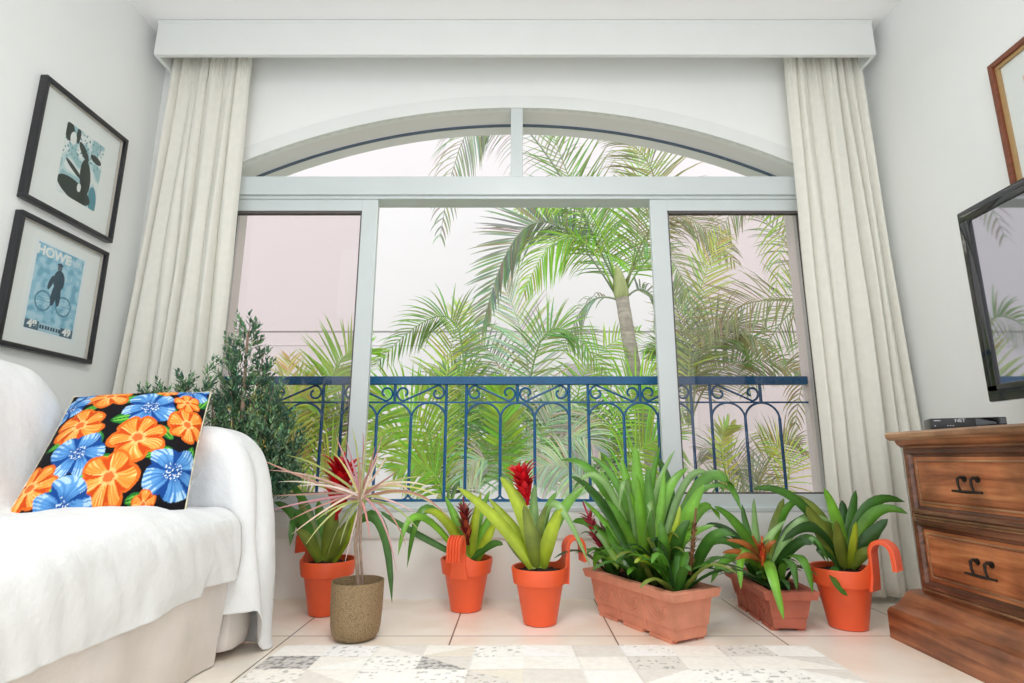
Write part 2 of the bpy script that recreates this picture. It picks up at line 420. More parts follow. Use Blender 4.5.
# ------------------------------------------------------------------ balcony railing
YRL = 3.065
rl = thing('balcony_railing', 'blue wrought iron railing with scrolls and arches outside the window', 'railing', (0, YRL, SILL))
build('top_rail', MB().box(JL, JR, YRL - .022, YRL + .022, 1.058, 1.103, .004), M['rail'], rl, False)
build('middle_rail', MB().box(JL, JR, YRL - .005, YRL + .005, .956, .965), M['rail'], rl, False)
build('bottom_rail', MB().box(JL, JR, YRL - .006, YRL + .006, .432, .446), M['rail'], rl, False)
px = lambda u: (u - U0) / F * 3.16
def ssc(x0, x1, y=YRL):        # S scroll between the rails: one spiral near x0 (low), one near x1 (high)
    zl, zh = .967, 1.056; r = (zh - zl) / 2; zc = (zl + zh) / 2; d = 1 if x1 > x0 else -1
    P = []
    c0 = V((x0 + d * r * .92, zc))
    for k in range(20):        # spiral at x0, ends rolling up to the top
        a = PI * (-1.35 + 1.85 * k / 19) ; rr = r * (.34 + .62 * k / 19)
        P.append((c0.x - d * rr * math.cos(a), y, c0.y + rr * math.sin(a)))
    c1 = V((x1 - d * r * .92, zc)); Q = []
    for k in range(20):
        a = PI * (-1.35 + 1.85 * k / 19); rr = r * (.34 + .62 * k / 19)
        Q.append((c1.x + d * rr * math.cos(a), y, c1.y - rr * math.sin(a)))
    return MB().tube(P + Q[::-1], .0062, 6)
groups = [(229, 262, 295, 329), (348, 382, 415, 448.5), (468, 501, 534, 567.5), (586, 620, 653, 686), (704.5, 737, 770, 803)]
for gx in groups:
    X = [px(u) for u in gx]; gap = X[1] - X[0]
    for k, x in enumerate(X):
        if x < JL + .01 or x > JR - .005: continue
        if k in (0, 3):
            build('baluster', MB().tube([(x, YRL, .438), (x, YRL, 1.06)], .0085, 8), M['rail'], rl)
        else:
            b = MB().tube([(x, YRL, .47), (x, YRL, .875)], .0085, 8)
            for s in (-1, 1): b.tube([(x + s * .045 * (1 - math.cos(q)) , YRL, .475 - .035 * math.sin(q)) for q in [PI / 2 * i / 6 for i in range(7)]], .0055, 6)
            build('baluster', b, M['rail'], rl)
    for k in range(3):
        x0, x1 = X[k], X[k + 1]; c = (x0 + x1) / 2; r = (x1 - x0) / 2
        if x0 < JL or x1 > JR: continue
        build('arch', MB().tube([(c - r * math.cos(PI * i / 16), YRL, .868 + .09 * math.sin(PI * i / 16)) for i in range(17)], .0062, 6), M['rail'], rl)
    c = (X[1] + X[2]) / 2
    build('scroll_post', MB().tube([(c, YRL, .96), (c, YRL, 1.06)], .009, 8), M['rail'], rl)
    if X[0] > JL: build('scroll', ssc(X[0] + .008, c - .008), M['rail'], rl)
    if X[3] < JR: build('scroll', ssc(X[3] - .008, c + .008), M['rail'], rl)

# ------------------------------------------------------------------ outside: neighbour's wall and the garden
struct('ground', MB().box(-9, 9, YO + .3, 9.4, -1.3, -1.2), M['ground'], smooth=False)
w = MB(); w.box(-9, 9, 8.0, 8.3, -1.2, 2.47); w.box(-9, 9, 8.03, 8.3, 2.47, 2.50); w.box(-9, 9, 8.0, 8.3, 2.50, 8.5)
w.box(-9, 9, 7.99, 8.02, 2.28, 2.285)
struct('wall_neighbour', w, M['extwall'], smooth=False)
struct('trim_4', MB().box(-9, 9, 8.015, 8.03, 2.468, 2.502), M['extgrey'], smooth=False)
struct('window_2', MB().box(*[atY(566, 375, 8).x, atY(592, 375, 8).x], 7.97, 8.02, atY(580, 376, 8).z, atY(580, 364, 8).z), M['extgrey'], smooth=False)

GREENS = {'bright': s2l(158, 200, 78), 'lime': s2l(192, 212, 104), 'mid': s2l(136, 172, 96), 'grey': s2l(154, 166, 138), 'olive': s2l(150, 158, 104),
          'pale': s2l(206, 220, 190), 'yellow': s2l(216, 212, 130), 'dark': s2l(96, 130, 82)}
def bez(a, b, c, t):       # passes through b at t = .5
    k = b * 2 - (a + c) / 2
    return a * (1 - t) ** 2 + k * 2 * t * (1 - t) + c * t * t
def frond(parent, pts, Y, kind, ll=.34, n=34, face=.7, dy=0.0, droop=.5, start=.16, wid=.015, seed=0, rach=.010, sides=(1, -1), fold2=0):
    rr = random.Random(seed)
    P = [q if isinstance(q, V) else atY(q[0], q[1], Y + dy * i / 2) for i, q in enumerate(pts)]
    n = int(n * 1.25)
    col = GREENS[kind]; mb = MB()
    mb.col = tuple(min(1, c * 1.15 + .03) for c in col)
    line = [bez(*P, i / 16) for i in range(17)]
    mb.tube(line, [rach * (1 - .8 * i / 16) for i in range(17)], 5)
    for k in range(n):
        t = start + (1 - start) * (k + .5) / n
        p = bez(*P, t); T = (bez(*P, min(1, t + .02)) - bez(*P, t - .02)).normalized()
        nrm = V((0, -face, 1 - face)).normalized() + V((rr.uniform(-.15, .15), 0, 0))
        sd = T.cross(nrm).normalized()
        prof = math.sin(PI * min(1, .18 + .80 * (t - start) / (1 - start))) ** .6
        for s in sides:
            L = ll * prof * rr.uniform(.85, 1.1)
            if rr.random() < .04: continue
            al = .95 - .55 * t + rr.uniform(-.12, .12)
            d = (sd * s * math.sin(al + .25) + T * math.cos(al + .25) + nrm * rr.uniform(.0, .28)).normalized()
            if s < 0 and fold2: d = (sd * s * (1 - fold2) - nrm * fold2 + T * .6).normalized()
            q = [p.copy()]; dd = d.copy(); st = L / 4
            for i in range(4):
                dd = (dd + V((0, 0, -droop * .16 * (i + 1)))).normalized(); q.append(q[-1] + dd * st)
            cc = tuple(max(0, c * rr.uniform(.75, 1.25)) for c in col)
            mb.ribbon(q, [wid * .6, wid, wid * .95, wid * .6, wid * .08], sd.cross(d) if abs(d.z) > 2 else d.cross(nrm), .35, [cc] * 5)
    return build('frond', mb, M['palm'], parent, angle=180)
def palm(label, trunk, tr, Y, fronds, group='palms in the garden', tname='trunk'):
    base = V(trunk[0]); base.z = -1.2
    th = thing('palm_tree', label, 'palm', base, group)
    mb = MB(); n = 30; L = []; rad = []
    pts = [base] + [V(t) for t in trunk[1:]]
    for i in range(n + 1):
        f = i / n * (len(pts) - 1); k = min(int(f), len(pts) - 2); L.append(pts[k].lerp(pts[k + 1], f - k)); rad.append(tr * (1.12 - .2 * i / n) * (1 + (.05 if i % 2 else 0)))
    mb.tube(L, rad, 12); build(tname, mb, M['trunk'], th)
    a_, b_ = L[-1], L[-1] + (L[-1] - L[-4]).normalized() * tr * 3.2
    cs = MB().tube([a_ - (b_ - a_) * .3, a_, a_.lerp(b_, .5), b_, b_ + (b_ - a_) * .3], [tr * 1.0, tr * 1.12, tr * .95, tr * .6, tr * .1], 12); build('crownshaft', cs, M['crown'], th)
    for i, f in enumerate(fronds):
        frond(th, f[0], f[1].get('Y', Y), f[1].get('k', 'mid'), **{a: b for a, b in f[1].items() if a not in ('Y', 'k')}, seed=i * 13 + len(fronds))
    return th
Y = 4.8
palm('tall palm with a pale grey trunk seen through the open middle of the window',
     [atY(668, 520, Y), atY(651, 450, Y), atY(634, 370, Y), atY(621, 292, Y)], .062, Y, [
    (((614, 292), (538, 222), (482, 330)), dict(k='grey', ll=.42, n=46, face=.85, dy=-.7, droop=.12, fold2=.8, wid=.02)),
    (((614, 290), (570, 236), (524, 292)), dict(k='bright', ll=.42, n=34, face=.6, dy=-.5, droop=.7, fold2=.6)),
    (((616, 284), (503, 112), (440, 238)), dict(k='grey', ll=.5, n=50, face=.6, dy=-.7, droop=.8, fold2=.5)),
    (((617, 284), (578, 200), (545, 110)), dict(k='mid', ll=.55, n=34, face=.8, dy=-.2, droop=.1)),
    (((624, 284), (655, 180), (585, 122)), dict(k='olive', ll=.5, n=40, face=.8, dy=-.4, droop=.3)),
    (((624, 288), (637, 235), (640, 150)), dict(k='bright', ll=.5, n=36, face=.85, dy=.1, droop=.35)),
    (((618, 290), (582, 205), (520, 212)), dict(k='bright', ll=.46, n=36, face=.55, dy=-.3, droop=.6)),
    (((626, 290), (668, 216), (735, 262)), dict(k='olive', ll=.48, n=36, face=.7, dy=-.2, droop=.7)),
    (((626, 292), (662, 255), (694, 312)), dict(k='mid', ll=.4, n=30, face=.6, dy=-.4, droop=.6)),
    (((616, 294), (600, 240), (560, 180)), dict(k='mid', ll=.5, n=34, face=.7, dy=.4, droop=.4)),
    (((618, 300), (586, 305), (566, 350)), dict(k='grey', ll=.30, n=18, face=.5, dy=.3, droop=.8)),
    (((628, 296), (655, 300), (682, 370)), dict(k='grey', ll=.36, n=26, face=.6, dy=.3, droop=.6))])
palm('palm with drooping fronds behind the upper part of the right window sash',
     [atY(905, 520, 4.6), atY(890, 400, 4.6), atY(872, 310, 4.6)], .06, 4.6, [
    (((872, 305), (808, 195), (776, 292)), dict(k='bright', ll=.50, n=35, face=.7, dy=-.2, wid=.013, droop=.6)),
    (((868, 310), (770, 196), (708, 262)), dict(k='olive', ll=.44, n=35, face=.6, dy=.3, wid=.013, droop=.8)),
    (((866, 318), (766, 300), (700, 338)), dict(k='olive', ll=.42, n=36, face=.75, dy=-.2, wid=.013, droop=.3)),
    (((866, 322), (800, 305), (745, 395)), dict(k='mid', ll=.42, n=32, face=.65, dy=.2, wid=.013, droop=.6)),
    (((874, 305), (850, 230), (800, 170)), dict(k='lime', ll=.46, n=32, face=.7, dy=.1, wid=.013, droop=.4)),
    (((868, 320), (822, 335), (795, 425)), dict(k='olive', ll=.34, n=28, face=.6, dy=-.3, wid=.013, droop=.7)),
    (((868, 318), (805, 262), (735, 185)), dict(k='grey', ll=.4, n=32, face=.7, dy=.5, wid=.013, droop=.4))])
def clump(label, u, Y, fronds):
    b = atY(u, 520, Y)
    return palm(label, [(b.x, Y, -1.2), (b.x, Y, -.6), (b.x, Y, b.z)], .05, Y, fronds)
clump('feathery pale green palm low behind the railing, right of the left window post', 440, 4.2, [
    (((447, 500), (456, 325), (374, 366)), dict(k='mid', fold2=.7, ll=.36, n=40, face=.65, dy=.1, droop=.4)),
    (((450, 500), (444, 400), (462, 305)), dict(k='lime', ll=.40, n=36, face=.8, dy=.3, droop=.2)),
    (((445, 500), (420, 420), (368, 400)), dict(k='bright', ll=.40, n=34, face=.8, dy=-.3, droop=.3)),
    (((444, 505), (410, 440), (372, 440)), dict(k='lime', ll=.36, n=30, face=.7, dy=-.3, droop=.3)),
    (((450, 505), (470, 410), (440, 370)), dict(k='mid', ll=.42, n=34, face=.8, dy=.5, droop=.2)),
    (((448, 510), (430, 470), (395, 470)), dict(k='bright', ll=.34, n=28, face=.6, dy=-.4, droop=.4)),
    (((452, 505), (490, 440), (455, 400)), dict(k='mid', ll=.36, n=30, face=.7, dy=.2, droop=.5)),
    (((446, 505), (455, 470), (440, 430)), dict(k='dark', ll=.36, n=30, face=.7, dy=.8, droop=.3))])
clump('broad pale palm rising in the middle of the opening behind the railing', 520, 4.5, [
    (((522, 500), (528, 370), (500, 280)), dict(k='pale', ll=.46, n=40, face=.85, dy=.1, droop=.15)),
    (((516, 505), (506, 440), (498, 378)), dict(k='bright', ll=.24, n=22, face=.9, dy=-.4, droop=.05, wid=.04)),
    (((524, 505), (470, 385), (420, 385)), dict(k='grey', ll=.32, n=34, face=.75, dy=.5, droop=.3)),
    (((526, 500), (545, 335), (616, 388)), dict(k='mid', ll=.32, n=42, face=.7, dy=-.1, droop=.3)),
    (((524, 505), (500, 370), (462, 345)), dict(k='grey', ll=.36, n=34, face=.8, dy=.6, droop=.2)),
    (((524, 505), (545, 430), (560, 400)), dict(k='pale', ll=.40, n=34, face=.7, dy=-.2, droop=.5)),
    (((522, 508), (490, 460), (460, 480)), dict(k='pale', ll=.36, n=34, face=.6, dy=-.4, droop=.6)),
    (((522, 505), (560, 440), (600, 452)), dict(k='pale', ll=.36, n=34, face=.6, dy=-.3, droop=.6)),
    (((522, 505), (560, 470), (575, 490)), dict(k='pale', ll=.3, n=30, face=.7, dy=.4, droop=.3))])
clump('green palm low behind the railing in front of the pale trunk', 600, 4.3, [
    (((598, 505), (580, 385), (640, 330)), dict(k='bright', ll=.36, n=34, face=.7, dy=.6, droop=.4)),
    (((600, 505), (622, 400), (672, 372)), dict(k='bright', ll=.38, n=34, face=.75, dy=.3, droop=.4)),
    (((596, 505), (566, 430), (545, 400)), dict(k='mid', ll=.38, n=34, face=.75, dy=.2, droop=.4)),
    (((600, 505), (600, 440), (585, 400)), dict(k='grey', ll=.36, n=32, face=.7, dy=.4, droop=.4)),
    (((602, 508), (640, 450), (678, 440)), dict(k='bright', ll=.38, n=34, face=.7, dy=-.2, droop=.5)),
    (((598, 508), (570, 470), (530, 470)), dict(k='pale', ll=.34, n=34, face=.6, dy=-.2, droop=.6)),
    (((600, 505), (640, 400), (690, 420)), dict(k='mid', ll=.34, n=34, face=.6, dy=.5, droop=.5)),
    (((600, 508), (612, 450), (630, 420)), dict(k='dark', ll=.32, n=30, face=.7, dy=.6, droop=.3))])
clump('yellowish palm low behind the railing left of the left window post', 300, 4.0, [
    (((304, 500), (330, 380), (368, 345)), dict(k='bright', ll=.40, n=36, face=.85, dy=.3, droop=.15)),
    (((302, 500), (290, 420), (290, 355)), dict(k='yellow', ll=.28, n=28, face=.8, dy=.1, droop=.2)),
    (((300, 505), (285, 420), (318, 395)), dict(k='lime', ll=.38, n=34, face=.8, dy=-.2, droop=.3)),
    (((300, 505), (268, 440), (250, 400)), dict(k='yellow', ll=.38, n=34, face=.8, dy=-.1, droop=.3)),
    (((304, 505), (330, 430), (350, 410)), dict(k='olive', ll=.40, n=34, face=.8, dy=.2, droop=.3)),
    (((304, 508), (335, 460), (362, 470)), dict(k='lime', ll=.36, n=30, face=.7, dy=-.2, droop=.5)),
    (((298, 508), (275, 470), (255, 480)), dict(k='yellow', ll=.36, n=30, face=.7, dy=-.2, droop=.4)),
    (((302, 505), (315, 400), (345, 370)), dict(k='bright', ll=.36, n=32, face=.8, dy=.6, droop=.3))])
clump('slim palm rising against the wall behind the left edge of the right sash', 690, 4.7, [
    (((690, 420), (694, 320), (722, 232)), dict(k='lime', ll=.36, n=36, face=.85, dy=-.2, droop=.15)),
    (((688, 420), (684, 350), (672, 285)), dict(k='olive', ll=.38, n=30, face=.8, dy=-.1, droop=.3)),
    (((692, 425), (708, 350), (745, 345)), dict(k='mid', ll=.34, n=34, face=.7, dy=.1, droop=.4)),
    (((692, 420), (715, 330), (770, 352)), dict(k='olive', ll=.36, n=36, face=.7, dy=-.3, droop=.5)),
    (((690, 425), (730, 365), (800, 372)), dict(k='olive', ll=.36, n=40, face=.7, dy=.2, droop=.4)),
    (((690, 425), (675, 360), (655, 350)), dict(k='mid', ll=.34, n=32, face=.7, dy=.1, droop=.4))])
clump('sparse young palm low behind the railing of the right sash', 745, 4.1, [
    (((742, 520), (722, 450), (734, 424)), dict(k='lime', ll=.16, n=18, face=.9, dy=-.1, droop=.05, wid=.018)),
    (((744, 520), (735, 460), (700, 450)), dict(k='grey', ll=.30, n=30, face=.75, dy=.2, droop=.4, wid=.007)),
    (((748, 520), (790, 470), (755, 432)), dict(k='lime', ll=.26, n=22, face=.8, dy=.1, droop=.2, wid=.010)),
    (((748, 520), (775, 450), (800, 445)), dict(k='olive', ll=.28, n=28, face=.8, dy=.2, droop=.2, wid=.009)),
    (((744, 520), (730, 490), (690, 480)), dict(k='mid', ll=.22, n=20, face=.7, dy=-.1, droop=.4, wid=.008)),
    (((746, 520), (760, 490), (745, 465)), dict(k='grey', ll=.28, n=28, face=.7, dy=.1, droop=.4, wid=.007))])

# ------------------------------------------------------------------ rug
HP = [s2l(246, 243, 238), s2l(243, 239, 231), s2l(234, 226, 212), s2l(228, 222, 214), s2l(206, 202, 198), s2l(248, 246, 244), s2l(246, 243, 238), s2l(247, 245, 240), s2l(244, 240, 232)]
RX0, RX1, RY0, RY1 = -.83, 1.03, 1.0, 2.155
def rugcol(a, b):
    x = RX0 + (RX1 - RX0) * a; y = RY0 + (RY1 - RY0) * b
    c = .17; i = math.floor((x - RX0) / c); j = math.floor((RY1 - y) / .115); fx = (x - RX0) / c - i; fy = (RY1 - y) / .115 - j
    h = random.Random(i * 7919 + j * 104729); split = h.random() < .6; fl = h.random() < .5
    k = h.randrange(len(HP)); k2 = h.randrange(len(HP)); sp = h.random(); sp2 = h.random()
    if split and ((fx + fy > 1) if fl else (fx > fy)): k, sp = k2, sp2
    col = HP[k]
    if sp > .66 or k == 4:
        q = noise.noise(V((x * 55, y * 55, k))) + .5 * noise.noise(V((x * 120, y * 120, 3)))
        if q > (.10 if k == 4 else .36): col = tuple(v * (.45 if k == 4 else .55) for v in col)
    if min(fx, fy) < .018 / 1: col = tuple(v * .90 for v in col)
    return col
mb = MB().grid(lambda a, b: (RX0 + (RX1 - RX0) * a + .05 * (b - 1) * (-1 if a > .5 else .6), RY0 + (RY1 - RY0) * b + .004 * math.sin(a * 30), .008), 300, 200, rugcol)
o = build('rug', mb, M['rug'], smooth=False); tag(o, 'pale patchwork hide rug lying on the floor tiles', 'rug')
sm = o.modifiers.new('thickness', 'SOLIDIFY'); sm.thickness = .007

# ------------------------------------------------------------------ sofa and its covers
sofa = thing('sofa', 'sofa in a beige slipcover beneath white throws at the left wall', 'sofa', (-1.45, 1.2, 0))
def skirt(i, j):
    y = .25 + 1.72 * i; z = .46 * j + .004
    return (-.985 + .035 * (j) + .013 * math.sin(y * 15 + 2 * math.sin(y * 4)) * (1 - j) + .006 * noise.noise(V((y * 7, z * 3, 0))), y, z)
mb = MB().grid(skirt, 120, 14); mb.box(-1.96, -1.02, .25, 1.96, .004, .46)
mb.grid(lambda i, j: (-.984 + .035 * j - .5 * i, 1.972 + .003 * math.sin(i * 30), .46 * j + .004), 20, 6)
sb = build('base', mb, M['slip'], sofa)
build('seam', MB().tube([(-1.0 + .034 * k / 8, 1.905, .01 + .05 * k) for k in range(9)], .0015, 5), M['slip'], sb)
build('seat', MB().box(-1.6, -1.0, .25, 1.92, .44, .482, .02), M['slip'], sofa)
build('backrest', MB().box(-1.96, -1.66, .25, 1.99, .44, .92, .06), M['slip'], sofa)
build('armrest', MB().box(-1.95, -1.15, 1.99, 2.17, .02, .70, .05).box(-1.2, -.95, 1.99, 2.17, .02, .47, .05), M['slip'], sofa)

prof = [(-1.985, .80), (-1.975, .92), (-1.90, .975), (-1.78, .985), (-1.66, .95), (-1.59, .86), (-1.54, .70), (-1.485, .555), (-1.42, .512), (-1.25, .512), (-1.08, .51), (-.985, .495), (-.938, .45), (-.925, .38), (-.925, .31), (-.93, .25)]
def catmull(P, t):
    n = len(P) - 1; f = min(max(t, 0), .999999) * n; k = int(f); u = f - k
    g = lambda i: V((*P[min(max(i, 0), n)], 0)) if len(P[0]) == 2 else V(P[min(max(i, 0), n)])
    a, b, c, d = g(k - 1), g(k), g(k + 1), g(k + 2)
    return (b * 2 + (c - a) * u + (a * 2 - b * 5 + c * 4 - d) * u * u + (b * 3 - a - c * 3 + d) * u ** 3) * .5
def seat_throw(i, j):
    p = catmull(prof, i); x, z = p.x, p.y
    back = 1 - min(1, max(0, (i - .40) / .10)); y1 = 1.955 + .13 * back
    y = .27 + (y1 - .27) * j
    if i < .5:
        e = max(0, (j - .86) / .14); z -= (.50 if i > .2 else .42) * (1 - math.sqrt(max(0, 1 - e * e))) * max(0, (z - .5)) * 1.6
        x -= .05 * e * e * back
    nz = noise.noise(V((x * 4, y * 3, z * 4))); n2 = noise.noise(V((x * 11 + 5, y * 6, z * 9)))
    if i > .78:   # hanging front
        k = (i - .78) / .22
        x += .012 * k * math.sin(y * 17 + 1.5 * nz) + .008 * n2 - .012 * k + .014 * abs(noise.noise(V((y * 13 + z * 6, z * 4, 5))))
        z += .02 * k * nz + (.025 * k if j > .9 else 0)
        if abs(y - 1.02) < .1: x += .03 * k * (1 - abs(y - 1.02) / .1)
    else:
        z += .010 * nz + .005 * n2 + .005 * math.sin(y * 9 + x * 6) + .011 * abs(noise.noise(V((x * 3 + y * 8, y * 3 - x * 9, 3)))) + .006 * noise.noise(V((x * 16, y * 12, 1)))
    return (max(x, XL + .006), y, z)
o = build('sofa_throw', MB().grid(seat_throw, 110, 170), M['throw'], angle=180); tag(o, 'white cotton throw spread over the seat and back of the sofa', 'throw')
sm = o.modifiers.new('thickness', 'SOLIDIFY'); sm.thickness = .004
aprof = [(-1.94, .772), (-1.7, .774), (-1.45, .775), (-1.2, .772), (-1.075, .762), (-.99, .715), (-.942, .63), (-.915, .48), (-.895, .28), (-.878, .03)]
def arm_throw(i, j):
    p = catmull(aprof, i); q = catmull(aprof, min(1, i + .01)); r = catmull(aprof, max(0, i - .01))
    T = (q - r).normalized(); Nn = V((T.y, -T.x, 0)); Nn = -Nn if Nn.y > 0 and i < .5 else Nn
    if Nn.x > 0: Nn = -Nn
    if i < .35: Nn = V((0, -1, 0))
    hw = .118; yc = 2.085; rd = .075
    leg_in, leg_out = .22, (.42 - .2 * i)
    tot = leg_in + leg_out + 2 * (hw - rd) + PI * rd; s = tot * j
    if s < leg_in: y, d = yc - hw - .0 * s, rd + (leg_in - s)
    elif s < leg_in + PI * rd / 2: a = (s - leg_in) / rd; y, d = yc - hw + rd * (1 - math.cos(a)), rd * (1 - math.sin(a))
    elif s < leg_in + PI * rd / 2 + 2 * (hw - rd): y, d = yc - hw + rd + (s - leg_in - PI * rd / 2), 0
    elif s < tot - leg_out: a = (s - leg_in - PI * rd / 2 - 2 * (hw - rd)) / rd; y, d = yc + hw - rd + rd * math.sin(a), rd * (1 - math.cos(a))
    else: y, d = yc + hw + .05 * (s - (tot - leg_out)), rd + s - (tot - leg_out)
    x = p.x + Nn.x * d; z = p.y + Nn.y * d
    n1 = noise.noise(V((x * 5, y * 6, z * 3))); k = max(0, min(1, (i - .5) / .3))
    k2 = max(0, (i - .72) / .28); inn = max(0, min(1, (yc - y) / hw + .35)); z += .13 * k2 * k2 * inn - .045 * k2 * (1 - inn)
    x += .042 * k * (abs(math.sin(y * 24 + 1.6 * n1 + 2.4 * p.y)) ** .55 - .65) + .012 * n1 + .05 * k * (y - yc); y += .012 * n1 * k + .006 * noise.noise(V((x * 14, z * 9, 2)))
    z += .006 * n1
    return (max(x, XL + .01), y, max(.006, z))
o = build('armrest_throw', MB().grid(arm_throw, 90, 80), M['throw'], angle=180); tag(o, 'white cotton cloth draped over the sofa armrest and falling to the floor', 'throw')
sm = o.modifiers.new('thickness', 'SOLIDIFY'); sm.thickness = .003

# floral cushion
cBL, cBR, cTR, cTL = atD(4, 521, 1.53), atD(185, 511, 1.735), atD(211, 392, 2.02), atD(74, 397, 1.98)
fl = random.Random(5)
flowers = [  # u, v, radius, kind, rotation, squash
    (.30, .88, .17, 'o', .2), (.62, .72, .19, 'b', .9), (.20, .58, .17, 'o', 1.1), (.27, .34, .17, 'b', .4), (.60, .45, .20, 'o', .1),
    (.90, .60, .15, 'o', .7), (.50, .17, .19, 'o', 1.4), (.88, .22, .20, 'b', 2.0), (.06, .16, .16, 'o', .5), (.28, .02, .17, 'b', .3),
    (.05, .80, .13, 'b', .2), (.86, .96, .15, 'b', 1.2), (.86, .80, .10, 'o', 1.9), (.12, .98, .10, 'b', .6), (.70, .93, .08, 'o', 0), (.74, .02, .08, 'o', 0)]
leaves = [(.42, .28, .08, .3), (.33, .2, .08, 2.6), (.76, .34, .09, .4), (.47, .62, .09, .2), (.78, .50, .07, 2.4), (.45, .82, .09, .5), (.67, .90, .10, .1), (.18, .12, .09, 1.2),
          (.97, .38, .07, 1.5), (.10, .44, .06, .3), (.77, .66, .06, .9), (.22, .74, .06, .2), (.68, .05, .06, .2), (.97, .86, .07, 1.2), (.36, .45, .06, 1.9)]
def cushcol(a, b):
    col = s2l(22, 20, 24)
    for (x, y, r, rot) in leaves:
        dx, dy = a - x, (b - y) * .85; X = dx * math.cos(rot) + dy * math.sin(rot); Yy = -dx * math.sin(rot) + dy * math.cos(rot)
        wv = .45 * r * (1 - (X / r) ** 2) if abs(X) < r else -1
        if wv > abs(Yy):
            col = s2l(40, 120, 48) if (abs(Yy) > .5 * wv) else s2l(108, 190, 70)
            if abs(Yy) < .004: col = s2l(30, 90, 40)
    best = None
    for (x, y, r, kd, rot) in flowers:
        dx, dy = a - x, (b - y) * 1.02; d = math.hypot(dx, dy); th = math.atan2(dy, dx) + rot + .5 * noise.noise(V((a * 5, b * 5, x * 9)))
        npet = 5 if kd == 'b' else 6
        edge = r * (.74 + .24 * abs(math.sin(th * npet / 2)) ** .7 + .16 * noise.noise(V((x * 31 + math.cos(th) * 1.6, y * 17 + math.sin(th) * 1.6, r))))
        if d < edge: best = (d / edge, th, kd, npet)
    if best:
        q, th, kd, npet = best
        seg = th * npet / (2 * PI); fq = abs((seg - math.floor(seg)) - .5) * 2      # 0 mid petal, 1 between petals
        st = .5 + .7 * noise.noise(V((math.cos(th) * 9, math.sin(th) * 9, q * 1.6 + npet))) + .25 * math.sin(th * 41)
        if kd == 'o':
            c0, c1, c2, c3 = V(s2l(206, 76, 24)), V(s2l(236, 128, 44)), V(s2l(246, 176, 84)), V(s2l(252, 224, 150))
            c = c1.lerp(c2, min(1, max(0, st)))
            if st > .72 and .25 < q < .9: c = c2.lerp(c3, min(1, (st - .72) * 3))
            if fq > .86 - .25 * q and q > .2: c = c0
            if q > .88: c = c0.lerp(c1, .5)
            if q < .18: c = V(s2l(226, 110, 52))
            elif q < .30: c = c.lerp(c3, .45)
        else:
            c0, c1, c2, c3 = V(s2l(26, 72, 144)), V(s2l(58, 122, 194)), V(s2l(118, 176, 226)), V(s2l(206, 230, 246))
            c = c1.lerp(c2, min(1, max(0, st * (.3 + q))))
            if q > .72 and st > .6: c = c2.lerp(c3, .6)
            if q < .5: c = c.lerp(c0, min(1, (.5 - q) * 3.0 * (1.2 - st)))
            if fq > .88 - .2 * q and q > .25: c = c0
            if q < .34 and noise.noise(V((a * 90, b * 90, 2))) > .22: c = V(s2l(226, 236, 246))
        col = tuple(c)
    return col
nrm = ((cBR - cBL).cross(cTL - cBL)).normalized()
if nrm.y > 0: nrm = -nrm
def cushpt(a, b, s):
    p = (cBL * (1 - a) + cBR * a) * (1 - b) + (cTL * (1 - a) + cTR * a) * b
    bul = max(0, (1 - abs(2 * a - 1) ** 3.2) * (1 - abs(2 * b - 1) ** 3.2)) ** .7
    ctr = (cBL + cBR + cTL + cTR) / 4
    pin = .05 * (math.sin(PI * a) * (abs(2 * b - 1) ** 6) + math.sin(PI * b) * (abs(2 * a - 1) ** 6))
    p = p + (ctr - p) * pin * .6
    return p + nrm * (s * .075 * bul)
cu = thing('cushion', 'square floral cushion of orange and blue blooms on black leaning at the sofa arm', 'cushion', tuple((cBL + cBR) / 2))
mb = MB().grid(lambda a, b: cushpt(a, b, 1), 220, 180, cushcol); mb.grid(lambda a, b: cushpt(a, b, -1), 60, 50, cushcol)
build('cover', mb, M['cushion'], cu, angle=180)
edge = [cushpt(0, i / 12, 0) for i in range(13)] + [cushpt(i / 12, 1, 0) for i in range(13)] + [cushpt(1, 1 - i / 12, 0) for i in range(13)] + [cushpt(1 - i / 12, 0, 0) for i in range(13)]
build('seam_edge', MB().tube(edge, .003, 6), M['piping'], cu)

# ------------------------------------------------------------------ pictures
def painted(y0, y1, z0, z1, x, n, m, fn):
    return MB().grid(lambda a, b: (x, y0 + (y1 - y0) * a, z0 + (z1 - z0) * b), n, m, fn)
def frame_mb(y0, y1, z0, z1, w, x0, x1, bev):
    mb = MB()
    def bar(a, b, c, d, mit):
        mb.box(x0, x1, a, b, c, d, bev)
    bar(y0, y1, z1 - w, z1, 0); bar(y0, y1, z0, z0 + w, 0); bar(y0, y0 + w, z0 + w - .002, z1 - w + .002, 0); bar(y1 - w, y1, z0 + w - .002, z1 - w + .002, 0)
    return mb
def ell(a, b, cx, cy, rx, ry, rot=0):
    dx, dy = a - cx, b - cy; X = dx * math.cos(rot) + dy * math.sin(rot); Yv = -dx * math.sin(rot) + dy * math.cos(rot)
    return (X / rx) ** 2 + (Yv / ry) ** 2 < 1
DK = s2l(62, 70, 66)
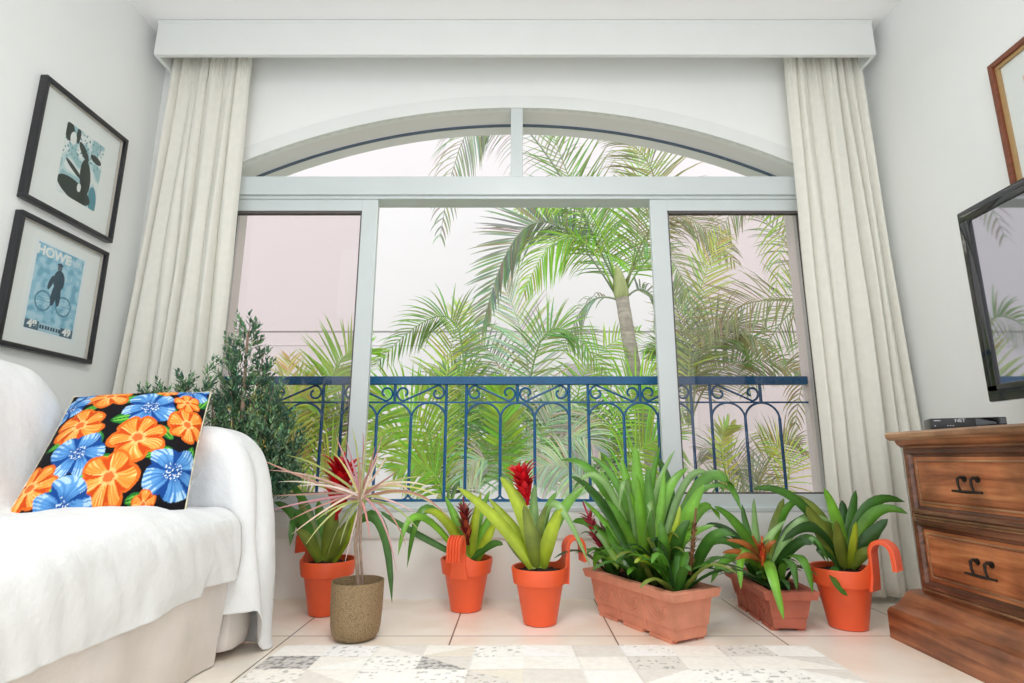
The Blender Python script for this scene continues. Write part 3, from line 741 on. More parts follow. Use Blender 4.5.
def art1(a, b):
    if a < .035 or a > .965 or b < .03 or b > .97: return s2l(232, 238, 234)
    col = s2l(196, 218, 220)
    q = noise.noise(V((a * 6, b * 6, 1)))
    if q > .05: col = s2l(160, 196, 200)
    if q < -.2: col = s2l(224, 232, 230)
    if b > .55 and noise.noise(V((a * 26, b * 26, 4))) > .25: col = s2l(120, 160, 168)
    if ell(a, b, .86, .16, .10, .18, .2): col = s2l(96, 150, 162)
    if ell(a, b, .42, .15, .40, .13, -.12): col = DK
    if ell(a, b, .62, .40, .13, .24, .25): col = DK
    if ell(a, b, .34, .42, .22, .035, -.35): col = DK
    if ell(a, b, .50, .72, .16, .06, -.6) or ell(a, b, .80, .72, .14, .05, -.1): col = DK
    if ell(a, b, .12, .86, .10, .13) or ell(a, b, .32, .88, .05, .11): col = DK
    if ell(a, b, .22, .80, .07, .09): col = s2l(226, 232, 228)
    if ell(a, b, .52, .22, .045, .06): col = s2l(226, 232, 228)
    return col
def art2(a, b):
    if a < .06 or a > .94 or b < .035 or b > .965: return s2l(226, 236, 238)
    col = s2l(150, 198, 218)
    q = noise.noise(V((a * 9, b * 14, 7)))
    if q > .12: col = s2l(174, 212, 226)
    if q < -.25: col = s2l(124, 178, 202)
    if b < .13: 
        col = s2l(84, 112, 128)
        if .30 < a < .70: col = s2l(60, 84, 100) if (int(a * 60) % 3 and .06 < b < .105) else s2l(170, 205, 218)
    if .60 < a < .90 and .845 < b < .925 and (int(a * 95) % 4) in (0, 1) and noise.noise(V((a * 40, b * 18, 3))) > -.25: col = s2l(206, 224, 230)
    # cyclist: an upright figure and two faint wheels
    for cx in (.30, .68):
        d = math.hypot(a - cx, (b - .36) * 1.35)
        if abs(d - .14) < .012 or (d < .14 and abs(math.sin(math.atan2(b - .36, a - cx) * 7)) < .12): col = s2l(92, 138, 162)
    dk = s2l(64, 84, 98)
    if ell(a, b, .50, .77, .045, .042): col = s2l(96, 112, 122)
    if ell(a, b, .50, .805, .055, .018): col = dk
    if ell(a, b, .52, .63, .105, .115, .15): col = dk
    if ell(a, b, .47, .46, .05, .13, -.15) or ell(a, b, .55, .46, .045, .12, .1): col = dk
    if ell(a, b, .38, .58, .035, .09, -.4): col = dk
    return col
def picture(y0, y1, z0, z1, label, art, pr):
    X = XL
    t = thing('framed_picture', label, 'picture', (X, (y0 + y1) / 2, z0), 'framed prints on the left wall')
    build('frame', frame_mb(y0, y1, z0, z1, .020, X + .001, X + .034, .004), M['blackframe'], t)
    build('fillet', frame_mb(y0 + .019, y1 - .019, z0 + .019, z1 - .019, .005, X + .003, X + .020, 0), M['fillet'], t, False)
    build('mount', MB().box(X + .002, X + .008, y0 + .018, y1 - .018, z0 + .018, z1 - .018), M['mat'], t, False)
    a, b, c, d = pr
    p_ = build('print', painted(a, b, c, d, X + .0085, 150, 200, art), M['paint'], t, False)
    build('glazing', MB().box(X + .014, X + .016, y0 + .018, y1 - .018, z0 + .018, z1 - .018), M['picglass'], t, False)
    return t, p_
def wy(u, v): 
    r = ray(u, v); q = r * (XL / r.x); return q.y, q.z + CH
ky = XL / -1.95
picture(1.993 * ky, 2.476 * ky, .66 + (1.654 - .66) * ky, .66 + (2.193 - .66) * ky, 'black framed print of dark shapes on pale teal, upper of two on the left wall', art1,
        (2.14 * ky, 2.375 * ky, .66 + (1.755 - .66) * ky, .66 + (2.095 - .66) * ky))
a0, a1, b0, b1 = 2.105 * ky, 2.375 * ky, .66 + (1.152 - .66) * ky, .66 + (1.535 - .66) * ky
t2, pr2 = picture(2.0 * ky, 2.468 * ky, .66 + (1.072 - .66) * ky, .66 + (1.604 - .66) * ky, 'black framed blue poster of a standing man, lower of two on the left wall', art2, (a0, a1, b0, b1))
def ptext(txt, fa, fb, size, m):
    build('lettering', text_mb(txt, size, axes((XL + .0095, a0 + (a1 - a0) * fa, b0 + (b1 - b0) * fb), (0, 1, 0), (0, 0, 1)), .002), m, pr2, False)
ptext('HOWE', .355, .885, .058, M['mat'])
ptext('48', .18, .085, .045, M['mat']); ptext('49', .82, .085, .045, M['mat'])

X = XR
t = thing('framed_picture', 'brown wood framed picture with pale mount on the right wall above the television', 'picture', (X, 1.76, 1.58))
y0, y1, z0, z1 = 1.45, 2.068, 1.58, 2.285
build('frame', frame_mb(y0, y1, z0, z1, .022, X - .03, X - .001, .003), M['brownframe'], t)
build('slip', frame_mb(y0 + .021, y1 - .021, z0 + .021, z1 - .021, .016, X - .018, X - .003, 0), M['gold'], t, False)
build('mount', MB().box(X - .008, X - .002, y0 + .02, y1 - .02, z0 + .02, z1 - .02), M['mat'], t, False)
def art3(a, b):
    if a > .5 and False: pass
    c = s2l(232, 226, 218); q = noise.noise(V((a * 4, b * 5, 9)))
    return s2l(226, 190, 172) if q > .1 else (s2l(206, 196, 180) if q < -.3 else c)
build('print', painted(y0 + .12, y1 - .12, z0 + .13, z1 - .13, X - .0085, 40, 50, art3), M['paint'], t, False)
build('glazing', MB().box(X - .016, X - .014, y0 + .02, y1 - .02, z0 + .02, z1 - .02), M['picglass'], t, False)

# ------------------------------------------------------------------ chest of drawers
YF, YN = 2.225, .93
ch = thing('chest_of_drawers', 'carved brown wooden chest of drawers under the television at the right wall', 'chest', (1.72, 1.58, 0))
XF = 1.515
build('body', MB().box(XF, XR - .012, YN, YF, .10, .725), M['wood'], ch, False)
top = [(1.475, .738), (1.488, .727), (XR - .004, .727), (XR - .004, .760), (1.484, .760), (1.472, .752)]
build('top', MB().prism(top, YN - .035, YF + .035), M['woodtop'], ch, False)
fr_ = [(XF - .022, .727), (XF - .015, .712), (XF, .700), (XF + .02, .700), (XF + .02, .727)]
build('cornice', MB().prism(fr_, YN - .012, YF + .012), M['wood'], ch, False)
bp = [(1.40, .0), (1.40, .095), (1.412, .108), (1.428, .112), (1.455, .128), (1.480, .158), (1.50, .168), (XF + .02, .172), (XF + .02, 0)]
pl = MB().prism(bp, YN - .05, YF + .045); pl.box(1.53, XR - .006, YN - .05, YF + .045, 0, .15)
build('plinth', pl, M['wood'], ch, True, angle=30)
def mould(y0, y1, z0, z1, w, d, m, par, name):
    mb = MB()
    def ring(o, x): return [(x, y0 + o, z0 + o), (x, y1 - o, z0 + o), (x, y1 - o, z1 - o), (x, y0 + o, z1 - o)]
    R_ = [ring(0, XF + .004), ring(0, XF - d * .5), ring(w * .2, XF - d), ring(w * .55, XF - d * .9), ring(w * .7, XF - d * .45), ring(w, XF - d * .3), ring(w, XF + .004)]
    I = [[mb.av(p) for p in r] for r in R_]
    for A, B in zip(I, I[1:]):
        for k in range(4): mb.face(A[k], A[(k + 1) % 4], B[(k + 1) % 4], B[k])
    return build(name, mb, m, par, False)
mid = (YF + YN) / 2
for (z0, z1) in ((.452, .698), (.190, .436)):
    for (ya, yb) in ((mid + .01, YF - .03), (YN + .03, mid - .01)):
        mould(ya - .012, yb + .012, z0 - .010, z1 + .006, .016, .010, M['woodtop'], ch, 'frame_bead')
        mould(ya, yb, z0, z1, .036, .022, M['wooddark'], ch, 'moulding')
        dmb = MB(); a, b, c, d = ya + .036, yb - .036, z0 + .034, z1 - .034
        o1 = .02; e = .017
        v0 = [dmb.av(p) for p in ((XF - .002, a, c), (XF - .002, b, c), (XF - .002, b, d), (XF - .002, a, d))]
        v1 = [dmb.av(p) for p in ((XF - .010, a, c), (XF - .010, b, c), (XF - .010, b, d), (XF - .010, a, d))]
        v2 = [dmb.av(p) for p in ((XF - .010, a + o1, c + o1), (XF - .010, b - o1, c + o1), (XF - .010, b - o1, d - o1), (XF - .010, a + o1, d - o1))]
        v3 = [dmb.av(p) for p in ((XF - .016, a + o1 + .006, c + o1 + .006), (XF - .016, b - o1 - .006, c + o1 + .006), (XF - .016, b - o1 - .006, d - o1 - .006), (XF - .016, a + o1 + .006, d - o1 - .006))]
        for A, B in ((v0, v1), (v1, v2), (v2, v3)):
            for k in range(4): dmb.face(A[k], A[(k + 1) % 4], B[(k + 1) % 4], B[k])
        dmb.face(*v3)
        dr = build('drawer', dmb, M['woodpanel'], ch, False)
        q = o1 - .006; bd = MB()
        bd.tube([(XF - .0105, a + q, c + q), (XF - .0105, b - q, c + q)], .0035, 6); bd.tube([(XF - .0105, a + q, d - q), (XF - .0105, b - q, d - q)], .0035, 6)
        bd.tube([(XF - .0105, a + q, c + q), (XF - .0105, a + q, d - q)], .0035, 6); bd.tube([(XF - .0105, b - q, c + q), (XF - .0105, b - q, d - q)], .0035, 6)
        build('bead', bd, M['woodtop'], dr)
        yc, zc = (a + b) / 2 + .0, (c + d) / 2
        h = MB()
        for s in (-1, 1):
            yy = yc + s * .028
            h.tube([(XF - .012, yy, zc + .016), (XF - .030, yy, zc + .022), (XF - .040, yy, zc + .016), (XF - .040, yy, zc - .004), (XF - .036, yy, zc - .022)], [.006, .0055, .005, .004, .004], 8)
            h.tube([(XF - .010, yy, zc + .016), (XF - .018, yy, zc + .016)], .011, 10)
        h.tube([(XF - .036, yc - .062, zc - .024), (XF - .037, yc, zc - .025), (XF - .036, yc + .062, zc - .024)], [.004, .0055, .004], 8)
        build('handle', h, M['iron'], dr)

# ------------------------------------------------------------------ television, box
tv = thing('television', 'large flat black television standing on the wooden chest', 'television', (1.66, 1.34, .761))
TY0, TY1, TZ0, TZ1, TX = .76, 1.888, .845, 1.531, 1.60
bz = .046
build('casing', MB().box(TX + .012, TX + .065, TY0 + .01, TY1 - .01, TZ0 + .01, TZ1 - .01, .008), M['blackplastic'], tv)
mb = MB()
mb.box(TX, TX + .03, TY0, TY1, TZ1 - bz, TZ1, .006); mb.box(TX, TX + .03, TY0, TY1, TZ0, TZ0 + bz + .012, .006)
mb.box(TX, TX + .03, TY0, TY0 + bz, TZ0 + .03, TZ1 - .03, .006); mb.box(TX, TX + .03, TY1 - bz, TY1, TZ0 + .03, TZ1 - .03, .006)
build('bezel', mb, M['gloss'], tv)
build('screen', MB().box(TX + .008, TX + .02, TY0 + bz - .005, TY1 - bz + .005, TZ0 + bz, TZ1 - bz + .005), M['screen'], tv, False)
mb = MB().box(TX - .06, TX + .17, 1.08, 1.56, .7615, .775, .006); mb.box(TX + .03, TX + .06, 1.25, 1.39, .77, .90, .006)
build('stand', mb, M['blackplastic'], tv)
# set-top box turned a little
bx0 = V((1.535, 2.085)); bx1 = V((1.735, 1.985)); d = (bx1 - bx0).normalized(); nb = V((d.y, -d.x)); nb = -nb if nb.y < 0 else nb
sb_ = thing('set_top_box', 'small black set-top box on the far end of the wooden chest', 'set-top box', (1.63, 2.04, .7605))
def obox(a0, a1, b0, b1, z0, z1, bev=.003):
    mb = MB().box(a0, a1, b0, b1, z0, z1, bev)
    mb.v = [(bx0.x + d.x * p[0] + nb.x * p[1], bx0.y + d.y * p[0] + nb.y * p[1], p[2]) for p in mb.v]; return mb
LB = (bx1 - bx0).length
build('casing', obox(0, LB, 0, .12, .7625, .804, .004), M['blackplastic'], sb_)
build('front_panel', obox(LB * .60, LB - .003, -.003, .004, .766, .801, .001), M['gloss'], sb_)
build('marking', obox(.012, .032, -.001, .001, .794, .797, 0), M['ink'], sb_, False)
for q in (.012, .05, .058, .066): build('port_mark', obox(q, q + .004, -.001, .001, .775, .778, 0), M['ink'], sb_, False)
fc = V((bx0.x + d.x * .09 - nb.x * .0006, bx0.y + d.y * .09 - nb.y * .0006, .794))
build('lettering', text_mb('NET', .017, axes(fc, (d.x, d.y, 0), (0, 0, 1)), .0003), M['ink'], sb_, False)
cab = build('cable', MB().tube([(1.74, 2.06, .766), (1.78, 2.0, .764), (1.80, 1.93, .764), (1.79, 1.85, .764), (1.83, 1.75, .764), (1.86, 1.6, .764)], .003, 6), M['blackplastic'], loc=(1.8, 1.9, .764))
tag(cab, 'thin black cable lying on the chest behind the set-top box', 'cable')

# ------------------------------------------------------------------ potted plants
LG = {'y': s2l(168, 190, 52), 'g': s2l(88, 142, 46), 'd': s2l(46, 84, 34), 'o': s2l(118, 134, 56), 'p': s2l(134, 172, 104), 'b': s2l(118, 176, 56), 'm': s2l(70, 118, 44),
      'r': s2l(176, 104, 54), 'w': s2l(132, 84, 84)}
def leaf(mb, base, mid, tip, Yp, kind='g', w=.045, dm=0.0, dt=0.0, rr=R, tw=0.0):
    a, b, c = atY(*base, Yp), atY(*mid, Yp + dm), atY(*tip, Yp + dt)
    n = 12; pts = [bez(a, b, c, i / n) for i in range(n + 1)]
    col = LG[kind]; v = rr.uniform(.88, 1.12)
    cols = [tuple(min(1, q * v * (1.0 + .12 * math.sin(i))) for q in col) for i in range(n + 1)]
    if kind in 'ygob': 
        cols = [tuple(cc[k] * (1 - f) + LG['y'][k] * .8 * f for k in range(3)) for cc, f in ((cols[i], max(0, .45 - i / n)) for i in range(n + 1))]
    ws = [w * (.70 + .30 * math.sin(PI * min(1, i / n * 1.3))) * (1 if i / n < .62 else max(.03, math.sqrt(max(0, 1 - ((i / n - .62) / .38) ** 2)))) for i in range(n + 1)]
    T = (c - a).normalized(); side = T.cross(V((.25 * rr.uniform(-1, 1), -1, .45 + tw))).normalized()
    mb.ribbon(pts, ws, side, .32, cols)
def rosette(mb, c, Yp, n, L, kinds, rr, el=(35, 75), w=.04):
    for k in range(n):
        az = 2 * PI * k / n + rr.uniform(-.4, .4); e = math.radians(rr.uniform(*el)); l = L * rr.uniform(.7, 1.1)
        dr = V((math.cos(az) * math.cos(e), math.sin(az) * math.cos(e), math.sin(e)))
        a = V(c); m_ = a + dr * l * .55; t_ = a + V((dr.x, dr.y, 0)) * l * 1.05 + V((0, 0, l * (math.sin(e) * .75 - .18)))
        if max(m_.y, t_.y) > 2.80: continue
        pts = [bez(a, m_, t_, i / 10) for i in range(11)]
        col = LG[rr.choice(kinds)]; v = rr.uniform(.8, 1.15)
        ws = [w * (.7 + .3 * math.sin(PI * min(1, i / 10 * 1.3))) * (1 if i < 6 else max(.03, math.sqrt(1 - ((i - 6) / 4.02) ** 2))) for i in range(11)]
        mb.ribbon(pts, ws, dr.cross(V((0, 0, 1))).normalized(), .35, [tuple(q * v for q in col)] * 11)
def pot(root, x, y, ha, s=1.0, hook_twist=0.0):
    prof = [(.062, .001), (.068, .004), (.096, .152), (.099, .156), (.109, .158), (.118, .214), (.116, .220), (.109, .218), (.100, .165), (.060, .150)]
    prof = [(r * s, z * s) for r, z in prof]
    def fz(j, a):
        if j in (5, 6, 7):
            dd = abs((a - ha + PI) % (2 * PI) - PI); return .060 * s * max(0, 1 - dd / .75) ** 1.8
        return 0
    p_ = build('pot', MB().lathe(prof, 48, (x, y, 0), fz), M['orange'], root, angle=50)
    # ribbed hook: from the rim up, over and down outside
    path = [(.110, .150), (.116, .20), (.118, .265)] + [(.118 + .036 * (1 - math.cos(q)), .286 + .040 * math.sin(q)) for q in [PI * i / 10 for i in range(11)]] + [(.192, .258), (.193, .230)]
    h = MB(); wd = .064 * s; nr = 20; th = .0055 * s
    rad = V((math.cos(ha), math.sin(ha), 0)); tan = V((-math.sin(ha), math.cos(ha), 0)); rows = []
    for i, (r, z) in enumerate(path):
        q0, q1 = path[max(i - 1, 0)], path[min(i + 1, len(path) - 1)]
        dz, dr_ = q1[1] - q0[1], q1[0] - q0[0]; l = math.hypot(dz, dr_); no = rad * (dz / l) + V((0, 0, -dr_ / l))
        row = []
        wl = wd * (1.25 if i == 0 else 1.0)
        for k in range(nr + 1):
            f = k / nr - .5; rib = .0042 * (1 if (k // 2) % 2 else -1)
            row.append(h.av(V((x, y, 0)) + rad * r * s + V((0, 0, z * s)) + tan * (f * wl) - no * (th + rib)))
        for k in range(nr, -1, -1):
            f = k / nr - .5; row.append(h.av(V((x, y, 0)) + rad * r * s + V((0, 0, z * s)) + tan * (f * wl) + no * th))
        rows.append(row)
    for A, B in zip(rows, rows[1:]):
        for k in range(len(A)): h.face(A[k], A[(k + 1) % len(A)], B[(k + 1) % len(A)], B[k])
    h.face(*rows[0][::-1]); h.face(*rows[-1])
    build('hook', h, M['orange'], p_, False)
    def dirt(a, b): 
        r = .104 * s * math.sqrt(a); an = 2 * PI * b
        return (x + r * math.cos(an), y + r * math.sin(an), .196 * s + .010 * noise.noise(V((r * 60 * math.cos(an), r * 60 * math.sin(an), 1))) + .012 * (1 - a))
    build('soil', MB().grid(dirt, 10, 40), M['soil'], root, angle=180)
def flower(root, top, bot, Yp, cols, size=.05, n=26, seed=1, name='flower_spike', dt=0, sp=1.0):
    rr = random.Random(seed); a, b = atY(*bot, Yp), atY(*top, Yp + dt); mb = MB(); ax = (b - a).normalized(); Ln = (b - a).length
    mb.col = cols[0]; mb.tube([a, b], [.008, .004], 6)
    for k in range(n):
        f = .35 + .65 * k / n; az = k * 2.4 + rr.uniform(-.2, .2); p0 = a.lerp(b, max(0, f - .25))
        o1 = ax.orthogonal().normalized(); o2 = ax.cross(o1); rad = o1 * math.cos(az) + o2 * math.sin(az)
        l = size * rr.uniform(.8, 1.15) * (1.15 - .35 * f); op = .35 + .55 * f * rr.uniform(.8, 1.2)
        m_ = p0 + ax * l * .62 + rad * l * .50 * op * sp; t_ = p0 + ax * l * .85 + rad * l * 1.15 * op * sp
        c_ = tuple(q * rr.uniform(.8, 1.15) for q in rr.choice(cols)); pts = [bez(p0, m_, t_, i / 5) for i in range(6)]
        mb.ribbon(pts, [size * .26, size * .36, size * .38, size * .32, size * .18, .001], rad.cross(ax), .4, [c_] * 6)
    return build(name, mb, M['petal'], root, angle=180)
RED = [s2l(206, 22, 34), s2l(226, 40, 50), s2l(180, 14, 30)]
DRED = [s2l(122, 34, 34), s2l(150, 52, 44), s2l(176, 84, 58)]
PINK = [s2l(196, 62, 84), s2l(214, 92, 108), s2l(160, 44, 66)]
PG = 'potted plants in front of the window'
# 1: left, behind the brass pot
x, y = -.838, 2.60
t = thing('potted_bromeliad', 'bromeliad with a bright red bloom in orange pot beside the white draped sofa arm', 'potted plant', (x, y, 0), PG)
pot(t, x, y, math.radians(146), 1.02)
mb = MB(); Yp = 2.60
for L in [((319, 560), (300, 515), (290, 546), 'm', .05, -.08, -.14), ((318, 560), (298, 520), (274, 502), 'm', .05, -.02, -.05), ((320, 560), (310, 528), (298, 498), 'o', .055, .02, .05),
          ((322, 560), (321, 530), (318, 500), 'g', .07, .04, .08), ((326, 562), (330, 530), (334, 500), 'o', .075, -.03, -.05), ((330, 562), (345, 535), (358, 512), 'y', .065, -.03, -.06),
          ((332, 560), (348, 530), (366, 500), 'b', .05, .03, .06), ((330, 560), (374, 516), (392, 603), 'm', .052, -.03, -.10), ((326, 562), (338, 540), (350, 520), 'o', .06, -.06, -.10),
          ((320, 562), (308, 540), (296, 530), 'o', .05, -.06, -.1), ((326, 560), (326, 525), (345, 492), 'o', .055, .08, .12), ((321, 560), (305, 505), (283, 478), 'm', .04, .06, .1)]:
    leaf(mb, L[0], L[1], L[2], Yp, L[3], L[4], L[5], L[6])
build('foliage', mb, M['leaf'], t, angle=180)
flower(t, (345, 452), (336, 520), 2.56, RED, .105, 34, 3, sp=1.1)
# 2
x, y = -.232, 2.66
t = thing('potted_bromeliad', 'bromeliad with a small dark red bloom in the orange pot whose hook faces forward', 'potted plant', (x, y, 0), PG)
pot(t, x, y, math.radians(258), 1.0)
mb = MB(); Yp = 2.66
for L in [((468, 560), (428, 508), (407, 568), 'g', .048, -.03, -.12), ((466, 560), (446, 520), (424, 512), 'y', .045, -.05, -.1), ((467, 560), (452, 528), (434, 510), 'y', .045, -.02, -.05),
          ((468, 560), (458, 525), (445, 497), 'b', .045, .02, .04), ((471, 560), (473, 530), (481, 492), 'y', .048, -.02, -.04), ((474, 560), (483, 532), (497, 504), 'b', .045, .0, 0),
          ((475, 562), (486, 540), (497, 519), 'y', .045, -.04, -.08), ((472, 560), (478, 522), (490, 490), 'b', .04, .05, .08), ((466, 560), (410, 530), (380, 511), 'm', .03, -.02, -.05),
          ((464, 562), (420, 516), (398, 556), 'b', .036, -.08, -.18), ((468, 560), (466, 530), (460, 500), 'o', .04, .06, .09), ((470, 560), (490, 545), (503, 545), 'm', .035, -.05, -.08)]:
    leaf(mb, L[0], L[1], L[2], Yp, L[3], L[4], L[5], L[6])
build('foliage', mb, M['leaf'], t, angle=180)
flower(t, (463, 497), (468, 545), 2.62, DRED, .06, 20, 4)
# 3
x, y = .090, 2.455
t = thing('potted_bromeliad', 'lime leaved bromeliad with tall red bloom in orange pot left of the long terracotta planter', 'potted plant', (x, y, 0), PG)
pot(t, x, y, math.radians(16), 1.0)
mb = MB(); Yp = 2.455
for L in [((533, 568), (499, 522), (457, 487), 'y', .052, -.04, -.08), ((537, 568), (522, 512), (500, 477), 'y', .066, .0, .0), ((536, 568), (517, 532), (488, 498), 'y', .05, .06, .1),
          ((540, 568), (558, 517), (585, 486), 'b', .056, .02, .05), ((541, 568), (544, 520), (557, 492), 'b', .04, .07, .1), ((539, 566), (534, 520), (535, 484), 'p', .05, .10, .12),
          ((542, 566), (553, 503), (590, 566), 'p', .036, -.07, -.14), ((542, 568), (550, 536), (562, 508), 'y', .06, -.06, -.10), ((538, 568), (532, 538), (524, 505), 'o', .06, -.05, -.07),
          ((540, 568), (541, 530), (548, 505), 'o', .05, .04, .06), ((534, 568), (514, 545), (500, 520), 'o', .04, .0, .0)]:
    leaf(mb, L[0], L[1], L[2], Yp, L[3], L[4], L[5], L[6])
build('foliage', mb, M['leaf'], t, angle=180)
flower(t, (519, 463), (528, 505), 2.44, RED, .075, 34, 5, sp=1.15)
# 4: seventh pot on the right
x, y = 1.318, 2.40
t = thing('potted_bromeliad', 'green bromeliad without bloom in orange pot next to the wooden chest', 'potted plant', (x, y, 0), PG)
pot(t, x, y, math.radians(-52), 1.04)
mb = MB(); Yp = 2.40
for L in [((850, 568), (868, 508), (905, 502), 'm', .05, .0, -.02), ((851, 568), (872, 516), (908, 514), 'g', .05, -.05, -.10), ((852, 568), (868, 540), (888, 519), 'd', .06, -.05, -.08),
          ((848, 568), (838, 520), (824, 488), 'b', .06, .03, .05), ((850, 568), (852, 525), (856, 490), 'm', .05, .05, .09), ((846, 568), (826, 535), (806, 506), 'o', .075, -.03, -.05),
          ((843, 568), (818, 528), (782, 542), 'd', .05, -.05, -.10), ((844, 568), (800, 502), (752, 489), 'm', .045, .0, .0), ((838, 566), (836, 580), (848, 596), 'm', .04, -.10, -.13),
          ((848, 568), (842, 545), (836, 520), 'o', .065, -.06, -.09), ((852, 568), (855, 545), (856, 522), 'y', .05, -.07, -.09), ((853, 568), (862, 530), (868, 500), 'm', .05, .06, .1),
          ((844, 568), (820, 515), (790, 495), 'o', .055, .06, .1), ((843, 567), (818, 545), (826, 562), 'd', .04, -.08, -.12), ((848, 568), (846, 530), (842, 500), 'd', .06, .08, .1),
          ((850, 568), (862, 555), (874, 548), 'o', .045, -.07, -.1)]:
    leaf(mb, L[0], L[1], L[2], Yp, L[3], L[4], L[5], L[6])
build('foliage', mb, M['leaf'], t, angle=180)

# planters
def planter(root, A, B, depth, h, m, over=.022):
    A = V((A[0], A[1], 0)); B = V((B[0], B[1], 0)); d = (B - A); Ln = d.length; d.normalize(); nn = V((-d.y, d.x, 0))
    if nn.x < 0: nn = -nn           # away from the long side in view
    mb = MB()
    def P(a, b, z): return A + d * a + nn * b + V((0, 0, z))
    def ringp(o, z): return [mb.av(P(*q, z)) for q in ((-o, -o), (Ln + o, -o), (Ln + o, depth + o), (-o, depth + o))]
    rg = [ringp(-.004, .012), ringp(0, .05), ringp(.004, .052), ringp(.016, h - .035), ringp(.034, h - .033), ringp(.042, h - .004), ringp(.038, h), ringp(.012, h), ringp(.004, h - .03), ringp(0, h - .05)]
    for X_, Y_ in zip(rg, rg[1:]):
        for k in range(4): mb.face(X_[k], X_[(k + 1) % 4], Y_[(k + 1) % 4], Y_[k])
    mb.face(*rg[0][::-1]); mb.face(*rg[-1])
    nf = 3
    for k in range(nf):            # feet
        for b0 in (-.002, depth - .03):
            a0, a1 = Ln * k / nf + .02, Ln * (k + 1) / nf - .02
            q = [mb.av(P(a, b, z)) for z in (0, .013) for a, b in ((a0, b0), (a1, b0), (a1, b0 + .03), (a0, b0 + .03))]
            for f in ((0, 1, 2, 3), (4, 5, 6, 7), (0, 1, 5, 4), (1, 2, 6, 5), (2, 3, 7, 6), (3, 0, 4, 7)): mb.face(*[q[i] for i in f])
    bx = build('planter_box', mb, m, root, False)
    dec = MB()
    for k in range(3):             # scalloped relief on the long side
        ac = Ln * (k + .5) / 3
        for r_ in (.048, .030):
            dec.tube([P(ac + r_ * math.cos(PI + PI * i / 12), -.0045 - .012 * ((h * .66 + r_ * math.sin(PI + PI * i / 12)) - .052) / (h - .087), h * .66 + r_ * math.sin(PI + PI * i / 12)) for i in range(13)], .0042, 6)
    for k in (1, 2): dec.tube([P(Ln * k / 3, .001, .02), P(Ln * k / 3, -.005, .055), P(Ln * k / 3, -.017, h - .036)], .0035, 5)
    build('relief', dec, m, bx)
    build('soil', MB().grid(lambda a, b: P(Ln * a, depth * b, h - .028 + .012 * noise.noise(V((a * 14, b * 7, 2)))), 30, 14), M['soil'], root, angle=180)
    return P, Ln
fA, fB = atZ(597, 614, 0), atZ(676, 646, 0)
t = thing('terracotta_planter', 'long terracotta planter box crowded with strap leaved bromeliads, largest on the floor', 'planter', tuple((fA + fB) / 2), PG)
dP = .16
P, Ln = planter(t, fA, fB, dP, .185, M['terra'])
rr = random.Random(21); mb = MB()
for k in range(6):
    c = P(Ln * (.1 + .16 * k), dP * rr.uniform(.3, .7), .145)
    rosette(mb, c, 0, 11, .36, 'dmggo', rr, (35, 80), .042)
Yp = 2.42
for L in [((645, 572), (600, 480), (560, 460), 'g', .055, .06, .12), ((640, 572), (605, 482), (572, 492), 'p', .03, -.03, -.06), ((646, 572), (640, 500), (635, 444), 'b', .065, .06, .10),
          ((642, 572), (632, 505), (621, 458), 'b', .055, .08, .14), ((650, 572), (655, 500), (675, 450), 'p', .03, .06, .12), ((652, 572), (664, 500), (688, 468), 'b', .05, .02, .05),
          ((662, 574), (706, 478), (742, 512), 'g', .05, -.02, -.08), ((658, 572), (690, 477), (726, 495), 'p', .032, .04, .04), ((668, 576), (684, 525), (704, 484), 'b', .065, -.05, -.08),
          ((648, 572), (642, 520), (637, 474), 'b', .05, -.06, -.08), ((652, 572), (650, 520), (648, 466), 'g', .06, .0, .0), ((640, 572), (628, 485), (618, 512), 'p', .03, -.06, -.12),
          ((656, 574), (653, 505), (642, 550), 'p', .034, -.12, -.16), ((664, 580), (650, 560), (634, 563), 'y', .034, -.12, -.16), ((682, 586), (686, 570), (686, 556), 'y', .055, -.12, -.13),
          ((618, 566), (602, 552), (594, 570), 'b', .05, .10, .04), ((620, 566), (596, 528), (572, 522), 'g', .045, .12, .10), ((626, 568), (614, 520), (590, 490), 'm', .05, .1, .14),
          ((670, 578), (678, 540), (690, 520), 'm', .05, -.12, -.14), ((690, 584), (710, 540), (736, 536), 'm', .045, -.16, -.2), ((630, 568), (628, 535), (618, 512), 'o', .06, .06, .05),
          ((660, 578), (664, 550), (660, 520), 'g', .05, -.14, -.16), ((676, 582), (666, 560), (656, 548), 'm', .045, -.16, -.2), ((644, 572), (636, 545), (628, 520), 'm', .055, .0, -.02),
          ((655, 572), (670, 500), (655, 455), 'm', .05, .12, .16), ((640, 570), (600, 500), (570, 476), 'm', .045, .12, .2), ((668, 574), (700, 510), (720, 520), 'b', .045, .06, .06),
          ((643, 570), (618, 505), (600, 470), 'b', .034, .0, .02), ((646, 570), (622, 520), (606, 500), 'g', .034, -.06, -.08), ((650, 572), (660, 515), (664, 470), 'b', .036, .0, .02),
          ((655, 572), (680, 515), (700, 478), 'g', .034, .03, .05), ((660, 574), (684, 540), (715, 525), 'b', .034, -.08, -.12), ((640, 570), (612, 530), (583, 500), 'b', .034, .08, .12),
          ((652, 572), (642, 525), (629, 490), 'b', .036, -.04, -.05), ((656, 574), (672, 540), (680, 505), 'y', .032, -.1, -.12), ((638, 570), (616, 545), (606, 525), 'g', .034, .04, .02),
          ((664, 576), (690, 500), (733, 488), 'g', .03, -.02, -.04), ((648, 570), (650, 500), (660, 446), 'g', .04, .08, .12), ((644, 570), (620, 490), (590, 456), 'g', .036, .05, .1)]:
    leaf(mb, L[0], L[1], L[2], Yp, L[3], L[4], L[5], L[6], rr)
build('foliage', mb, M['leaf'], t, angle=180)
flower(t, (583, 502), (604, 556), 2.55, PINK, .052, 24, 8)
